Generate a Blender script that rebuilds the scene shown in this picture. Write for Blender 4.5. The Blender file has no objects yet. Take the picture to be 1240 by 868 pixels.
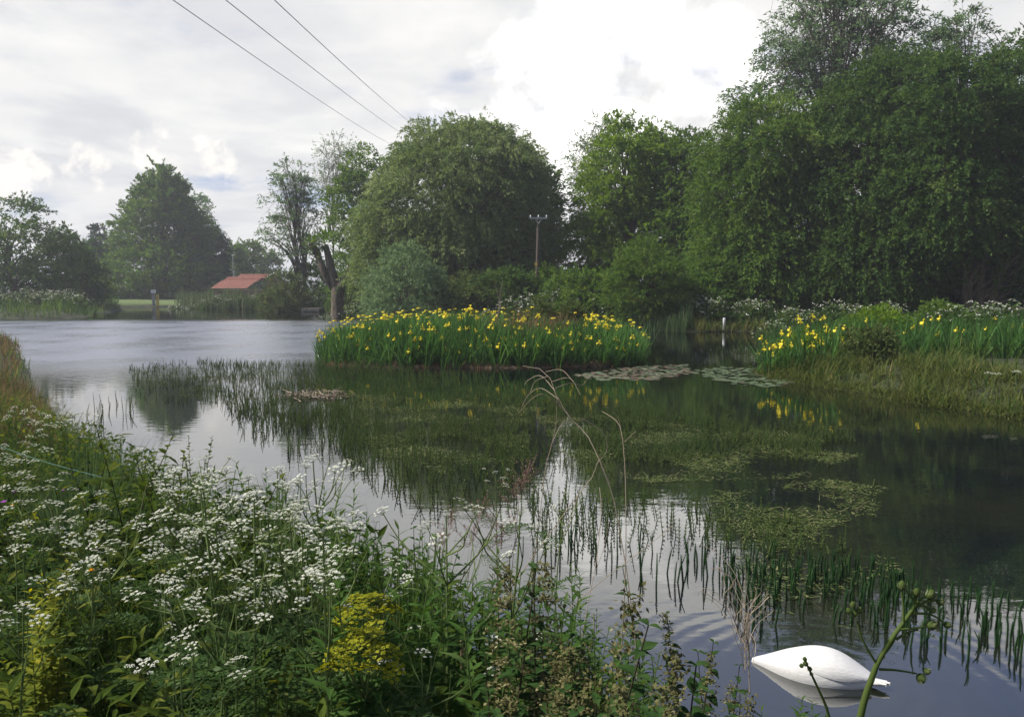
import bpy, math, numpy as np
from mathutils import Vector
R = math.radians
rng = np.random.default_rng(11)
scn = bpy.context.scene
COL = scn.collection

# ------------------------------------------------------------------ camera
F_PX = 973.0                                  # focal length in photo pixels (1240 wide)
PITCH = math.atan(89.0 / F_PX)
CAM_Z = 2.4
cam_d = bpy.data.cameras.new('camera')
cam_d.sensor_width = 36.0
cam_d.lens = F_PX / 1240.0 * 36.0
cam_d.clip_start = 0.05
cam_d.clip_end = 3000.0
cam = bpy.data.objects.new('camera', cam_d)
COL.objects.link(cam)
cam.location = (0, 0, CAM_Z)
cam.rotation_euler = (R(90) - PITCH, 0, 0)
scn.camera = cam

# ------------------------------------------------------------------ sky, sun, exposure
SUN_AZ, SUN_EL = R(-92), R(48)
world = bpy.data.worlds.new('World')
scn.world = world
world.use_nodes = True


def dir_px(px, py):
    v = np.array([(px - 620.0) / F_PX, 1.0, (434.0 - py) / F_PX])
    c, s = math.cos(PITCH), math.sin(PITCH)
    v = np.array([v[0], v[1] * c + v[2] * s, -v[1] * s + v[2] * c])
    return v / np.linalg.norm(v)


def build_world():
    nt = world.node_tree
    nt.nodes.clear()
    N, L = nt.nodes.new, nt.links.new
    out = N('ShaderNodeOutputWorld')
    bg = N('ShaderNodeBackground')
    L(bg.outputs[0], out.inputs[0])
    tc = N('ShaderNodeTexCoord')
    sep = N('ShaderNodeSeparateXYZ')
    L(tc.outputs['Generated'], sep.inputs[0])

    def math_(op, a, b=None, c=None, clamp=False):
        n = N('ShaderNodeMath'); n.operation = op; n.use_clamp = clamp
        for i, v in enumerate((a, b, c)):
            if v is None: continue
            if isinstance(v, (int, float)): n.inputs[i].default_value = v
            else: L(v, n.inputs[i])
        return n.outputs[0]

    def mix(f, a, b):
        n = N('ShaderNodeMix'); n.data_type = 'RGBA'
        for s, v in ((n.inputs[0], f), (n.inputs[6], a), (n.inputs[7], b)):
            if isinstance(v, (int, float)): s.default_value = v
            elif isinstance(v, tuple): s.default_value = (*v, 1)
            else: L(v, s)
        return n.outputs[2]

    def maprange(v, a, b, c=0.0, d=1.0, smooth=True):
        n = N('ShaderNodeMapRange')
        if smooth: n.interpolation_type = 'SMOOTHSTEP'
        L(v, n.inputs[0])
        for i, x in enumerate((a, b, c, d)): n.inputs[i + 1].default_value = x
        return n.outputs[0]
    zc = math_('MAXIMUM', sep.outputs[2], 0.0)
    den = math_('ADD', zc, 0.16)
    comb = N('ShaderNodeCombineXYZ')
    L(math_('DIVIDE', sep.outputs[0], den), comb.inputs[0])
    L(math_('DIVIDE', sep.outputs[1], den), comb.inputs[1])

    def noise(scale, detail, rough, off, dist=0.0, vec=None):
        mp = N('ShaderNodeMapping'); mp.inputs[1].default_value = off
        L(vec if vec is not None else comb.outputs[0], mp.inputs[0])
        n = N('ShaderNodeTexNoise')
        n.inputs['Scale'].default_value = scale
        n.inputs['Detail'].default_value = detail
        n.inputs['Roughness'].default_value = rough
        n.inputs['Distortion'].default_value = dist
        L(mp.outputs[0], n.inputs['Vector'])
        return n.outputs['Fac']
    sky = N('ShaderNodeTexSky')
    sky.sky_type = 'NISHITA'
    sky.sun_disc = False
    sky.sun_elevation = SUN_EL
    sky.sun_rotation = SUN_AZ
    sky.air_density = 1.0
    sky.dust_density = 0.6
    sk = N('ShaderNodeMix'); sk.data_type = 'RGBA'; sk.blend_type = 'MULTIPLY'
    sk.inputs[0].default_value = 1.0
    L(sky.outputs[0], sk.inputs[6]); sk.inputs[7].default_value = (0.018, 0.034, 0.064, 1)
    blue = sk.outputs[2]

    def spot(px, py, rad_deg, soft=0.0):
        d = dir_px(px, py)
        n = N('ShaderNodeVectorMath'); n.operation = 'DOT_PRODUCT'
        L(tc.outputs['Generated'], n.inputs[0]); n.inputs[1].default_value = tuple(d)
        return maprange(n.outputs['Value'], math.cos(R(rad_deg)), math.cos(R(rad_deg * soft)))
    # grey stratus sheet with soft billows
    n1 = noise(1.15, 7, 0.55, (3.1, 7.7, 0.0), 0.25)
    n2 = noise(2.4, 9, 0.58, (1.3, 4.2, 0.0), 0.35)
    nb = noise(9.0, 8, 0.55, (0, 0, 0), 0.3, vec=tc.outputs['Generated'])
    grey = mix(maprange(n2, 0.36, 0.66), (0.425, 0.432, 0.450), (0.535, 0.53, 0.525))
    grey = mix(maprange(n1, 0.50, 0.72), grey, (0.60, 0.595, 0.575))
    # cover: thin blue rents, opening up overhead
    hi = maprange(sep.outputs[2], 0.28, 0.44)
    cov = math_('SUBTRACT', n1, math_('MULTIPLY', hi, 0.34))
    cov = maprange(cov, 0.26, 0.46)
    cov = math_('MULTIPLY_ADD', cov, 0.92, 0.08)
    base = mix(cov, blue, grey)
    # cloud lit from behind by the veiled sun
    nb1 = maprange(nb, 0.30, 0.70, smooth=False)
    glow = None
    for px, py, r in ((800, 95, 10.0), (660, 125, 9.0), (725, 60, 7.5), (690, 185, 7.5)):
        sp = spot(px, py, r)
        glow = sp if glow is None else math_('MAXIMUM', glow, sp)
    lump = maprange(math_('ADD', math_('MULTIPLY', glow, 0.75), math_('MULTIPLY', nb1, 1.35)), 1.08, 1.80)
    lump = math_('MULTIPLY', lump, maprange(glow, 0.0, 0.3))
    halo = spot(760, 60, 34)
    base = mix(math_('MULTIPLY', halo, 0.25), base, (.64, 0.63, 0.605))
    base = mix(math_('MULTIPLY', lump, 0.85), base, (1.02, 1.0, .955))
    # small cumulus low on the left
    for px, py, r in ((198, 190, 2.7), (262, 200, 2.5), (18, 214, 2.6), (100, 208, 2.2)):
        sp = spot(px, py, r)
        nn = noise(22.0, 6, 0.6, (px * .1, 0, 0), 0.3, vec=tc.outputs['Generated'])
        nn = maprange(nn, 0.30, 0.70, smooth=False)
        m = maprange(math_('ADD', math_('MULTIPLY', sp, 0.7), math_('MULTIPLY', nn, 1.2)), 1.0, 1.5)
        m = math_('MULTIPLY', m, maprange(sp, 0.0, 0.4))
        base = mix(math_('MULTIPLY', m, 0.55), base, (.78, .73, .66))
    L(base, bg.inputs[0])
    bg.inputs[1].default_value = 1.0


build_world()
world.cycles.sampling_method = 'MANUAL'
world.cycles.sample_map_resolution = 1024

sun_d = bpy.data.lights.new('sun', 'SUN')
sun_d.energy = 4.3
sun_d.angle = R(4)
sun_d.color = (1.0, 0.95, 0.86)
sun = bpy.data.objects.new('sun', sun_d)
COL.objects.link(sun)
sun.rotation_euler = (-(R(90) - SUN_EL), 0, -SUN_AZ)

scn.view_settings.view_transform = 'Standard'
scn.view_settings.look = 'None'
scn.view_settings.gamma = 1.0
scn.view_settings.use_curve_mapping = False
scn.view_settings.exposure = 0.8
scn.cycles.max_bounces = 8
scn.cycles.diffuse_bounces = 3
scn.cycles.glossy_bounces = 3
scn.cycles.transmission_bounces = 4
scn.cycles.transparent_max_bounces = 4
scn.cycles.caustics_reflective = False
scn.cycles.caustics_refractive = False
scn.cycles.sample_clamp_indirect = 4.0
scn.cycles.use_denoising = True


# ------------------------------------------------------------------ measuring helpers
def at(px, py, Y):
    d = dir_px(px, py)
    t = Y / d[1]
    return np.array([d[0] * t, Y, CAM_Z + d[2] * t])


def gp(px, py, z=0.0):
    d = dir_px(px, py)
    t = (z - CAM_Z) / d[2]
    return np.array([d[0] * t, d[1] * t])


def nrm(v):
    return v / np.maximum(np.linalg.norm(v, axis=-1, keepdims=True), 1e-9)


def in_poly(x, y, poly):
    c = np.zeros(np.shape(x), bool)
    n = len(poly)
    for i in range(n):
        x1, y1 = poly[i]; x2, y2 = poly[(i + 1) % n]
        m = ((y1 > y) != (y2 > y))
        xi = (x2 - x1) * (y - y1) / ((y2 - y1) if y2 != y1 else 1e-9) + x1
        c ^= m & (x < xi)
    return c


def smooth(t):
    t = np.clip(t, 0, 1)
    return t * t * (3 - 2 * t)


# ------------------------------------------------------------------ mesh builder
class MB:
    def __init__(s):
        s.V, s.F, s.n = [], {3: [], 4: []}, 0

    def add(s, V, F, tone=0.5, mi=0):
        F = np.asarray(F)
        m = len(F)
        s.V.append(np.asarray(V, float).reshape(-1, 3))
        s.F[F.shape[1]].append((F + s.n, np.broadcast_to(tone, m), np.broadcast_to(mi, m)))
        s.n += len(s.V[-1])

    def mesh(s, name, mats, smooth_=False):
        me = bpy.data.meshes.new(name)
        V = np.concatenate(s.V)
        me.vertices.add(len(V))
        me.vertices.foreach_set('co', V.astype(np.float32).ravel())
        lv, ls, T, M, o = [], [], [], [], 0
        for k in (3, 4):
            for F, t, mi in s.F[k]:
                lv.append(F.ravel()); ls.append(o + k * np.arange(len(F))); o += F.size
                T.append(t); M.append(mi)
        lv = np.concatenate(lv); ls = np.concatenate(ls); T = np.concatenate(T); M = np.concatenate(M)
        me.loops.add(len(lv)); me.loops.foreach_set('vertex_index', lv.astype(np.int32))
        me.polygons.add(len(ls)); me.polygons.foreach_set('loop_start', ls.astype(np.int32))
        for m in (mats if isinstance(mats, (list, tuple)) else [mats]): me.materials.append(m)
        me.polygons.foreach_set('material_index', M.astype(np.int32))
        me.polygons.foreach_set('use_smooth', np.full(len(ls), smooth_))
        a = me.attributes.new('tone', 'FLOAT', 'FACE')
        a.data.foreach_set('value', T.astype(np.float32))
        me.update(calc_edges=True)
        return me

    def build(s, name, mats, parent=None, smooth_=False):
        return obj(name, s.mesh(name, mats, smooth_), parent)


def obj(name, me, parent=None, loc=(0, 0, 0), rz=0.0, sc=1.0):
    o = bpy.data.objects.new(name, me)
    COL.objects.link(o)
    o.location = loc
    o.rotation_euler = (0, 0, rz)
    o.scale = (sc, sc, sc) if not isinstance(sc, tuple) else sc
    if parent is not None: o.parent = parent
    return o


def tag(o, label=None, cat=None, group=None, kind=None):
    if label: o['label'] = label
    if cat: o['category'] = cat
    if group: o['group'] = group
    if kind: o['kind'] = kind
    return o


def empty(name, loc=(0, 0, 0), rz=0.0, sc=1.0):
    o = obj(name, None, None, tuple(float(v) for v in loc), rz, sc)
    o.empty_display_size = 0.1
    return o


# leaf templates: T along, S across, faces
def tmpl_blade(ws):
    k = len(ws); T, S, F = [], [], []
    for i, w in enumerate(ws):
        t = i / (k - 1)
        T += [t, t]; S += [-w, w]
        if i: a = 2 * i - 2; F.append((a, a + 1, a + 3, a + 2))
    return np.array(T), np.array(S), np.array(F)


def tmpl_leaf(ws):
    k = len(ws); T, S, F = [], [], []
    for i, w in enumerate(ws):
        t = i / (k - 1)
        T += [t, t, t]; S += [-w, 0, w]
        if i:
            a = 3 * i - 3
            F += [(a, a + 1, a + 4, a + 3), (a + 1, a + 2, a + 5, a + 4)]
    return np.array(T), np.array(S), np.array(F)


RHOMB = (np.array([0, .42, 1, .42]), np.array([0, -1, 0, 1.]), np.array([(0, 1, 2, 3)]))
TRI = (np.array([0, .34, 1]), np.array([-.9, 1.0, 0]), np.array([(0, 1, 2)]))
KITE = tmpl_blade([.15, 1, .05])
LANCE3 = tmpl_leaf([.12, 1, .62, .03])
GRASS3 = tmpl_blade([.7, .9, .6, .05])
GRASS4 = tmpl_blade([.8, 1, .9, .65, .05])
IRIS = tmpl_leaf([.8, 1, 1, .85, .6, .04])
LANCE = tmpl_leaf([.12, .75, 1, .78, .4, .03])
OVATE = tmpl_leaf([.1, .85, 1, .75, .35, .03])
OVATE2 = tmpl_leaf([.12, 1, .7, .04])
PETAL = tmpl_blade([.3, .8, 1, .6])


def leaves(mb, P, D, L, W, tm=RHOMB, U=None, curl=0.0, fold=0.0, tone=None, mi=0):
    """vectorised leaf-like strips: base P, direction D, length L, half width W, arc angle curl (down)"""
    P = np.asarray(P, float); n = len(P)
    if n == 0: return
    D = nrm(np.broadcast_to(np.asarray(D, float), (n, 3)))
    if U is None:
        U = np.tile([0, 0, 1.0], (n, 1)) + rng.normal(0, .25, (n, 3))
    U = np.broadcast_to(U, (n, 3))
    S = nrm(np.cross(D, U)); Nn = np.cross(S, D)
    T, Sx, F = tm
    k = len(T)
    L = np.broadcast_to(L, n)[:, None]; W = np.broadcast_to(W, n)[:, None]
    c = np.broadcast_to(curl, n)[:, None] + 1e-4
    al = np.sin(c * T) / c; dn = (1 - np.cos(c * T)) / c
    V = (P[:, None] + D[:, None] * (L * al)[..., None] - Nn[:, None] * (L * dn)[..., None]
         + S[:, None] * (W * Sx)[..., None] + Nn[:, None] * (np.broadcast_to(fold, n)[:, None] * W * np.abs(Sx))[..., None])
    FF = (F[None] + (np.arange(n) * k)[:, None, None]).reshape(-1, F.shape[1])
    if tone is None: tone = rng.random(n)
    tone = np.repeat(np.broadcast_to(tone, n), len(F))
    mi = np.repeat(np.broadcast_to(mi, n), len(F))
    mb.add(V.reshape(-1, 3), FF, tone, mi)


def stems(mb, PTS, RAD, sides=4, tone=0.5, mi=0):
    """vectorised tapered tubes along polylines PTS (n,k,3)"""
    PTS = np.asarray(PTS, float)
    if PTS.ndim == 2: PTS = PTS[None]
    n, k = PTS.shape[:2]
    RAD = np.broadcast_to(RAD, (n, k))
    tg = nrm(np.gradient(PTS, axis=1))
    ref = np.broadcast_to(np.array([.36, .84, .41]), tg.shape)
    a = nrm(np.cross(tg, ref)); b = np.cross(tg, a)
    an = np.arange(sides) * 2 * math.pi / sides
    V = PTS[:, :, None] + (a[:, :, None] * np.cos(an)[:, None] + b[:, :, None] * np.sin(an)[:, None]) * RAD[:, :, None, None]
    i = np.arange(k - 1)[:, None] * sides; j = np.arange(sides)[None]; j2 = (j + 1) % sides
    F = np.stack([i + j, i + j2, i + j2 + sides, i + j + sides], -1).reshape(-1, 4)
    FF = (F[None] + (np.arange(n) * k * sides)[:, None, None]).reshape(-1, 4)
    tone = np.repeat(np.broadcast_to(tone, n), len(F))
    mb.add(V.reshape(-1, 3), FF, tone, mi)


def spline(pts, n=12):
    p = np.asarray(pts, float)
    if len(p) < 3:
        t = np.linspace(0, 1, n)[:, None]
        return p[0] * (1 - t) + p[-1] * t
    q = np.vstack([2 * p[0] - p[1], p, 2 * p[-1] - p[-2]])
    out = []
    ts = np.linspace(0, len(p) - 1 - 1e-6, n)
    for t in ts:
        i = int(t); u = t - i
        a, b, c, d = q[i:i + 4]
        out.append(.5 * (2 * b + (c - a) * u + (2 * a - 5 * b + 4 * c - d) * u * u + (3 * b - a - 3 * c + d) * u ** 3))
    return np.array(out)


def box(mb, lo, hi, tone=0.5, mi=0):
    x0, y0, z0 = lo; x1, y1, z1 = hi
    V = [(x0, y0, z0), (x1, y0, z0), (x1, y1, z0), (x0, y1, z0), (x0, y0, z1), (x1, y0, z1), (x1, y1, z1), (x0, y1, z1)]
    mb.add(V, [(0, 3, 2, 1), (4, 5, 6, 7), (0, 1, 5, 4), (1, 2, 6, 5), (2, 3, 7, 6), (3, 0, 4, 7)], tone, mi)


def sphere_dirs(n):
    return nrm(rng.normal(size=(n, 3)))


# ------------------------------------------------------------------ materials
def mat_nodes(name):
    m = bpy.data.materials.new(name); m.use_nodes = True
    nt = m.node_tree; nt.nodes.clear()
    out = nt.nodes.new('ShaderNodeOutputMaterial')
    return m, nt, out


def leafmat(name, a, b, c=None, trans=0.42, gloss=0.006, rough=0.5, noise_scale=None):
    """foliage: colour varies leaf by leaf between a and b (and c), light passes through"""
    m, nt, out = mat_nodes(name)
    N, L = nt.nodes.new, nt.links.new
    at_ = N('ShaderNodeAttribute'); at_.attribute_name = 'tone'
    cr = N('ShaderNodeValToRGB')
    e = cr.color_ramp.elements
    e[0].color = (*a, 1); e[1].color = (*b, 1); e[0].position = 0.0; e[1].position = 1.0 if c is None else 0.72
    if c is not None:
        x = e.new(1.0); x.color = (*c, 1)
    oi = N('ShaderNodeObjectInfo')
    ad = N('ShaderNodeMath'); ad.operation = 'MULTIPLY_ADD'
    L(oi.outputs['Random'], ad.inputs[0]); ad.inputs[1].default_value = 0.16
    sb = N('ShaderNodeMath'); sb.operation = 'SUBTRACT'; L(at_.outputs['Fac'], sb.inputs[0]); sb.inputs[1].default_value = 0.08
    L(sb.outputs[0], ad.inputs[2])
    L(ad.outputs[0], cr.inputs[0])
    dif = N('ShaderNodeBsdfDiffuse'); tr = N('ShaderNodeBsdfTranslucent'); gl = N('ShaderNodeBsdfGlossy')
    L(cr.outputs[0], dif.inputs[0])
    hs = N('ShaderNodeHueSaturation'); hs.inputs['Saturation'].default_value = 1.15; hs.inputs['Value'].default_value = 1.35
    hs.inputs['Hue'].default_value = 0.485
    L(cr.outputs[0], hs.inputs['Color']); L(hs.outputs[0], tr.inputs[0])
    gl.inputs['Roughness'].default_value = rough
    m1 = N('ShaderNodeMixShader'); m1.inputs[0].default_value = trans
    L(dif.outputs[0], m1.inputs[1]); L(tr.outputs[0], m1.inputs[2])
    lw = N('ShaderNodeLayerWeight'); lw.inputs[0].default_value = 0.25
    mu = N('ShaderNodeMath'); mu.operation = 'MULTIPLY'; L(lw.outputs['Fresnel'], mu.inputs[0]); mu.inputs[1].default_value = gloss * 2
    m2 = N('ShaderNodeMixShader'); L(mu.outputs[0], m2.inputs[0])
    L(m1.outputs[0], m2.inputs[1]); L(gl.outputs[0], m2.inputs[2])
    L(m2.outputs[0], out.inputs[0])
    return m


def solidmat(name, a, b=None, scale=8.0, rough=0.8, bump=0.0, spec=0.3, stretch=(1, 1, 1), detail=6, metallic=0.0):
    m, nt, out = mat_nodes(name)
    N, L = nt.nodes.new, nt.links.new
    p = N('ShaderNodeBsdfPrincipled')
    p.inputs['Roughness'].default_value = rough
    p.inputs['Specular IOR Level'].default_value = spec
    p.inputs['Metallic'].default_value = metallic
    tc = N('ShaderNodeTexCoord'); mp = N('ShaderNodeMapping'); mp.inputs['Scale'].default_value = stretch
    L(tc.outputs['Object'], mp.inputs[0])
    no = N('ShaderNodeTexNoise'); no.inputs['Scale'].default_value = scale; no.inputs['Detail'].default_value = detail
    L(mp.outputs[0], no.inputs['Vector'])
    cr = N('ShaderNodeValToRGB'); cr.color_ramp.elements[0].position = .35; cr.color_ramp.elements[1].position = .68
    cr.color_ramp.elements[0].color = (*a, 1); cr.color_ramp.elements[1].color = (*(b or a), 1)
    L(no.outputs['Fac'], cr.inputs[0]); L(cr.outputs[0], p.inputs['Base Color'])
    if bump:
        bp = N('ShaderNodeBump'); bp.inputs['Strength'].default_value = bump; bp.inputs['Distance'].default_value = 0.05
        L(no.outputs['Fac'], bp.inputs['Height']); L(bp.outputs[0], p.inputs['Normal'])
    L(p.outputs[0], out.inputs[0])
    return m


M = {
    'willow': leafmat('willow_leaf', (.070, .115, .034), (.168, .230, .078), (.265, .31, .14)),
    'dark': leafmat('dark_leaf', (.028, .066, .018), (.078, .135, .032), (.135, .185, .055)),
    'mid': leafmat('mid_leaf', (.040, .092, .018), (.110, .185, .036), (.185, .25, .06)),
    'lime': leafmat('fresh_leaf', (.065, .13, .016), (.155, .245, .036), (.24, .33, .065)),
    'olive': leafmat('olive_leaf', (.045, .075, .022), (.105, .140, .048), (.15, .15, .06)),
    'pale': leafmat('pale_leaf', (.075, .130, .055), (.16, .24, .11), (.24, .31, .16)),
    'needle': leafmat('needle', (.018, .045, .022), (.050, .098, .042), trans=.2),
    'iris': leafmat('iris_blade', (.035, .095, .022), (.088, .185, .048), (.17, .25, .10), gloss=.05, rough=.4),
    'grass': leafmat('grass_blade', (.035, .075, .018), (.085, .135, .035), (.17, .17, .065)),
    'drygrass': leafmat('dry_grass_blade', (.06, .085, .024), (.13, .15, .045), (.26, .21, .09)),
    'browngrass': leafmat('brown_grass_blade', (.10, .07, .04), (.20, .13, .075), (.27, .19, .12)),
    'reed': leafmat('reed_blade', (.045, .085, .035), (.095, .14, .06), (.20, .18, .10)),
    'herb': leafmat('herb_leaf', (.024, .048, .009), (.070, .102, .018), (.14, .155, .030)),
    'herb2': leafmat('lance_leaf', (.024, .062, .015), (.062, .120, .028), (.11, .165, .05)),
    'fern': leafmat('fern_leaf', (.025, .058, .016), (.065, .115, .030), (.12, .145, .045)),
    'nettle': leafmat('nettle_leaf', (.018, .045, .014), (.045, .090, .026), (.07, .115, .035)),
    'seed': leafmat('nettle_seed', (.075, .075, .028), (.15, .14, .06), (.25, .22, .11), trans=.2),
    'yleaf': leafmat('yellowing_leaf', (.06, .10, .018), (.18, .205, .03), (.40, .36, .045)),
    'yflower': leafmat('yellow_umbel', (.17, .20, .018), (.36, .37, .028), (.50, .49, .05)),
    'white': leafmat('white_floret', (.50, .52, .38), (.76, .76, .66), trans=.25, gloss=.02),
    'petal': leafmat('iris_petal', (.66, .54, .03), (.82, .72, .08), trans=.3, gloss=.04),
    'mare': leafmat('marestail_leaf', (.014, .042, .015), (.038, .088, .027), (.075, .13, .042), trans=.2, gloss=.01),
    'mare2': leafmat('marestail_shoot', (.028, .050, .017), (.074, .108, .034), (.14, .16, .06), trans=.25),
    'mat': leafmat('floating_weed', (.050, .080, .020), (.110, .142, .044), (.21, .21, .10), trans=.15, gloss=.01),
    'pad': leafmat('lily_pad', (.05, .085, .035), (.12, .15, .08), (.15, .09, .07), trans=.1, gloss=.15, rough=.35),
    'stalk': leafmat('green_stalk', (.06, .10, .03), (.13, .17, .06), (.20, .22, .10), trans=.1),
    'paleStalk': leafmat('pale_hollow_stalk', (.15, .17, .07), (.26, .27, .13), trans=.05),
    'darkStalk': leafmat('dark_stalk', (.03, .028, .018), (.06, .05, .03), trans=.05),
    'dead': leafmat('dead_stalk', (.16, .12, .085), (.29, .235, .17), (.40, .34, .26), trans=.05),
    'pinkgrass': leafmat('seeding_grass', (.16, .095, .085), (.30, .19, .16), (.36, .26, .2)),
    'thistle': leafmat('sow_thistle', (.045, .066, .016), (.080, .112, .030), (.13, .15, .065), trans=.1, gloss=.05),
    'purple': leafmat('purple_petal', (.38, .12, .42), (.5, .2, .55)),
    'orange': leafmat('orange_petal', (.7, .3, .01), (.8, .45, .02)),
    'bark': solidmat('bark', (.045, .036, .026), (.12, .095, .070), 6, .9, .6, stretch=(1, 1, .25)),
    'palebark': solidmat('pale_bark', (.10, .085, .065), (.22, .19, .15), 6, .9, .5, stretch=(1, 1, .25)),
    'feather': solidmat('white_feather', (.53, .52, .495), (.61, .60, .57), 22, .8, .10, stretch=(1, 5, 5)),
    'tile': solidmat('red_roof_tile', (.25, .105, .078), (.36, .17, .125), 5, .85, .2),
    'whitepaint': solidmat('white_paint', (.62, .62, .60), (.75, .75, .73), 4, .6),
    'brick': solidmat('old_wall', (.20, .13, .10), (.28, .20, .15), 7, .9),
    'pole': solidmat('weathered_pole', (.075, .058, .045), (.13, .10, .08), 7, .9, .3, stretch=(1, 1, .1)),
    'steel': solidmat('galvanised_steel', (.22, .23, .23), (.32, .33, .33), 9, .6, metallic=.1),
    'cable': solidmat('cable', (.38, .38, .39), (.45, .45, .46), 4, .6),
    'plank': solidmat('grey_plank', (.16, .145, .115), (.26, .235, .19), 5, .85, .3, stretch=(1, 8, 1)),
    'yellowpaint': solidmat('yellow_paint', (.55, .36, .04), (.62, .44, .06), 5, .6),
    'cord': solidmat('green_cord', (.04, .11, .08), (.08, .17, .13), 60, .7),
    'cane': solidmat('cane', (.24, .17, .09), (.34, .25, .14), 18, .8, .3),
}

# ------------------------------------------------------------------ pond plan
SHORE = [(1.75, -6), (1.7, -1.5), (1.5, .6), (1.25, 1.7), (1.06, 2.4), (.62, 3.3), (-.5, 4.8), (-1.8, 6.0), (-3.2, 7.6),
         (-5.2, 9.9), (-7.6, 13.2), (-10.2, 17), (-13.2, 22), (-18.5, 30), (-26, 40.5), (-36, 47), (-48, 51), (-60, 53),
         (-60, 57.5), (-44, 57), (-33, 57.5), (-31.5, 60), (-34.5, 67), (-36.5, 76), (-42, 83), (-39, 87.5), (-34, 86), (-30, 81),
         (-25, 80), (-21.5, 79), (-20.2, 75), (-17.5, 73.5), (-14, 66), (-10, 58), (-4, 52), (2, 47.5), (6, 43.5), (9, 41),
         (12, 41.2), (13.2, 38.5), (12, 34), (9.8, 28), (7.5, 23.6), (6.75, 21.5), (7.1, 19.6), (7.9, 17.2), (8.9, 14.9),
         (10.4, 12.2), (13, 9), (16, 5), (18, -2), (18, -6)]


def cr_closed(p, k=5):
    p = np.array(p, float); n = len(p); out = []
    for i in range(n):
        a, b, c, d = p[i - 1], p[i], p[(i + 1) % n], p[(i + 2) % n]
        for u in np.arange(k) / k:
            out.append(.5 * (2 * b + (c - a) * u + (2 * a - 5 * b + 4 * c - d) * u * u + (3 * b - a - 3 * c + d) * u ** 3))
    return np.array(out)


SH = cr_closed(SHORE, 5)


def shore_dist(x, y):
    """positive on land, negative in the pond"""
    x = np.asarray(x, float); y = np.asarray(y, float)
    d = np.full(x.shape, 1e9)
    n = len(SH)
    for i in range(n):
        a = SH[i]; b = SH[(i + 1) % n]
        ab = b - a
        t = np.clip(((x - a[0]) * ab[0] + (y - a[1]) * ab[1]) / (ab @ ab), 0, 1)
        d = np.minimum(d, np.hypot(x - a[0] - t * ab[0], y - a[1] - t * ab[1]))
    return np.where(in_poly(x, y, SH), -d, d)


def ground_z(x, y):
    x = np.asarray(x, float); y = np.asarray(y, float)
    d = shore_dist(x, y)
    w = .5 * np.sin(x * .9 + y * .37) + .5 * np.sin(y * .8 - x * .3 + 2)
    near = smooth((14 - y) / 8) * smooth((6 - x) / 3)
    land = .06 + near * (.62 * smooth(d / 1.0)) + (1 - near) * (.38 * smooth(d / 2.6)) + .035 * w * smooth(d / 2) + .5 * smooth((d - 8) / 60)
    return np.where(d > 0, land * smooth(.25 + d / .5), -.03 + np.maximum(d * .45, -.9))


def axis(spec):
    out = []
    for a, b, st in spec: out += list(np.arange(a, b, st))
    return np.array(out + [spec[-1][1]])


def build_ground():
    xs = axis([(-700, -300, 100), (-300, -70, 12), (-70, -16, 1.2), (-16, -7, .45), (-7, 3, .16), (3, 20, .5), (20, 80, 2), (80, 300, 12), (300, 700, 100)])
    ys = axis([(-40, -4, 3), (-4, 12, .16), (12, 28, .4), (28, 90, .9), (90, 130, 4), (130, 400, 20), (400, 900, 100)])
    X, Y = np.meshgrid(xs, ys)
    Z = ground_z(X, Y)
    nx, ny = len(xs), len(ys)
    i = (np.arange(ny - 1)[:, None] * nx + np.arange(nx - 1)[None]).ravel()
    mb = MB()
    mb.add(np.stack([X, Y, Z], -1).reshape(-1, 3), np.stack([i, i + 1, i + nx + 1, i + nx], -1))
    m = solidmat('bank_soil', (.022, .026, .012), (.045, .055, .022), 1.7, .95, .5, detail=9)
    tag(mb.build('ground', m, None, True), kind='structure')


build_ground()


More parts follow.
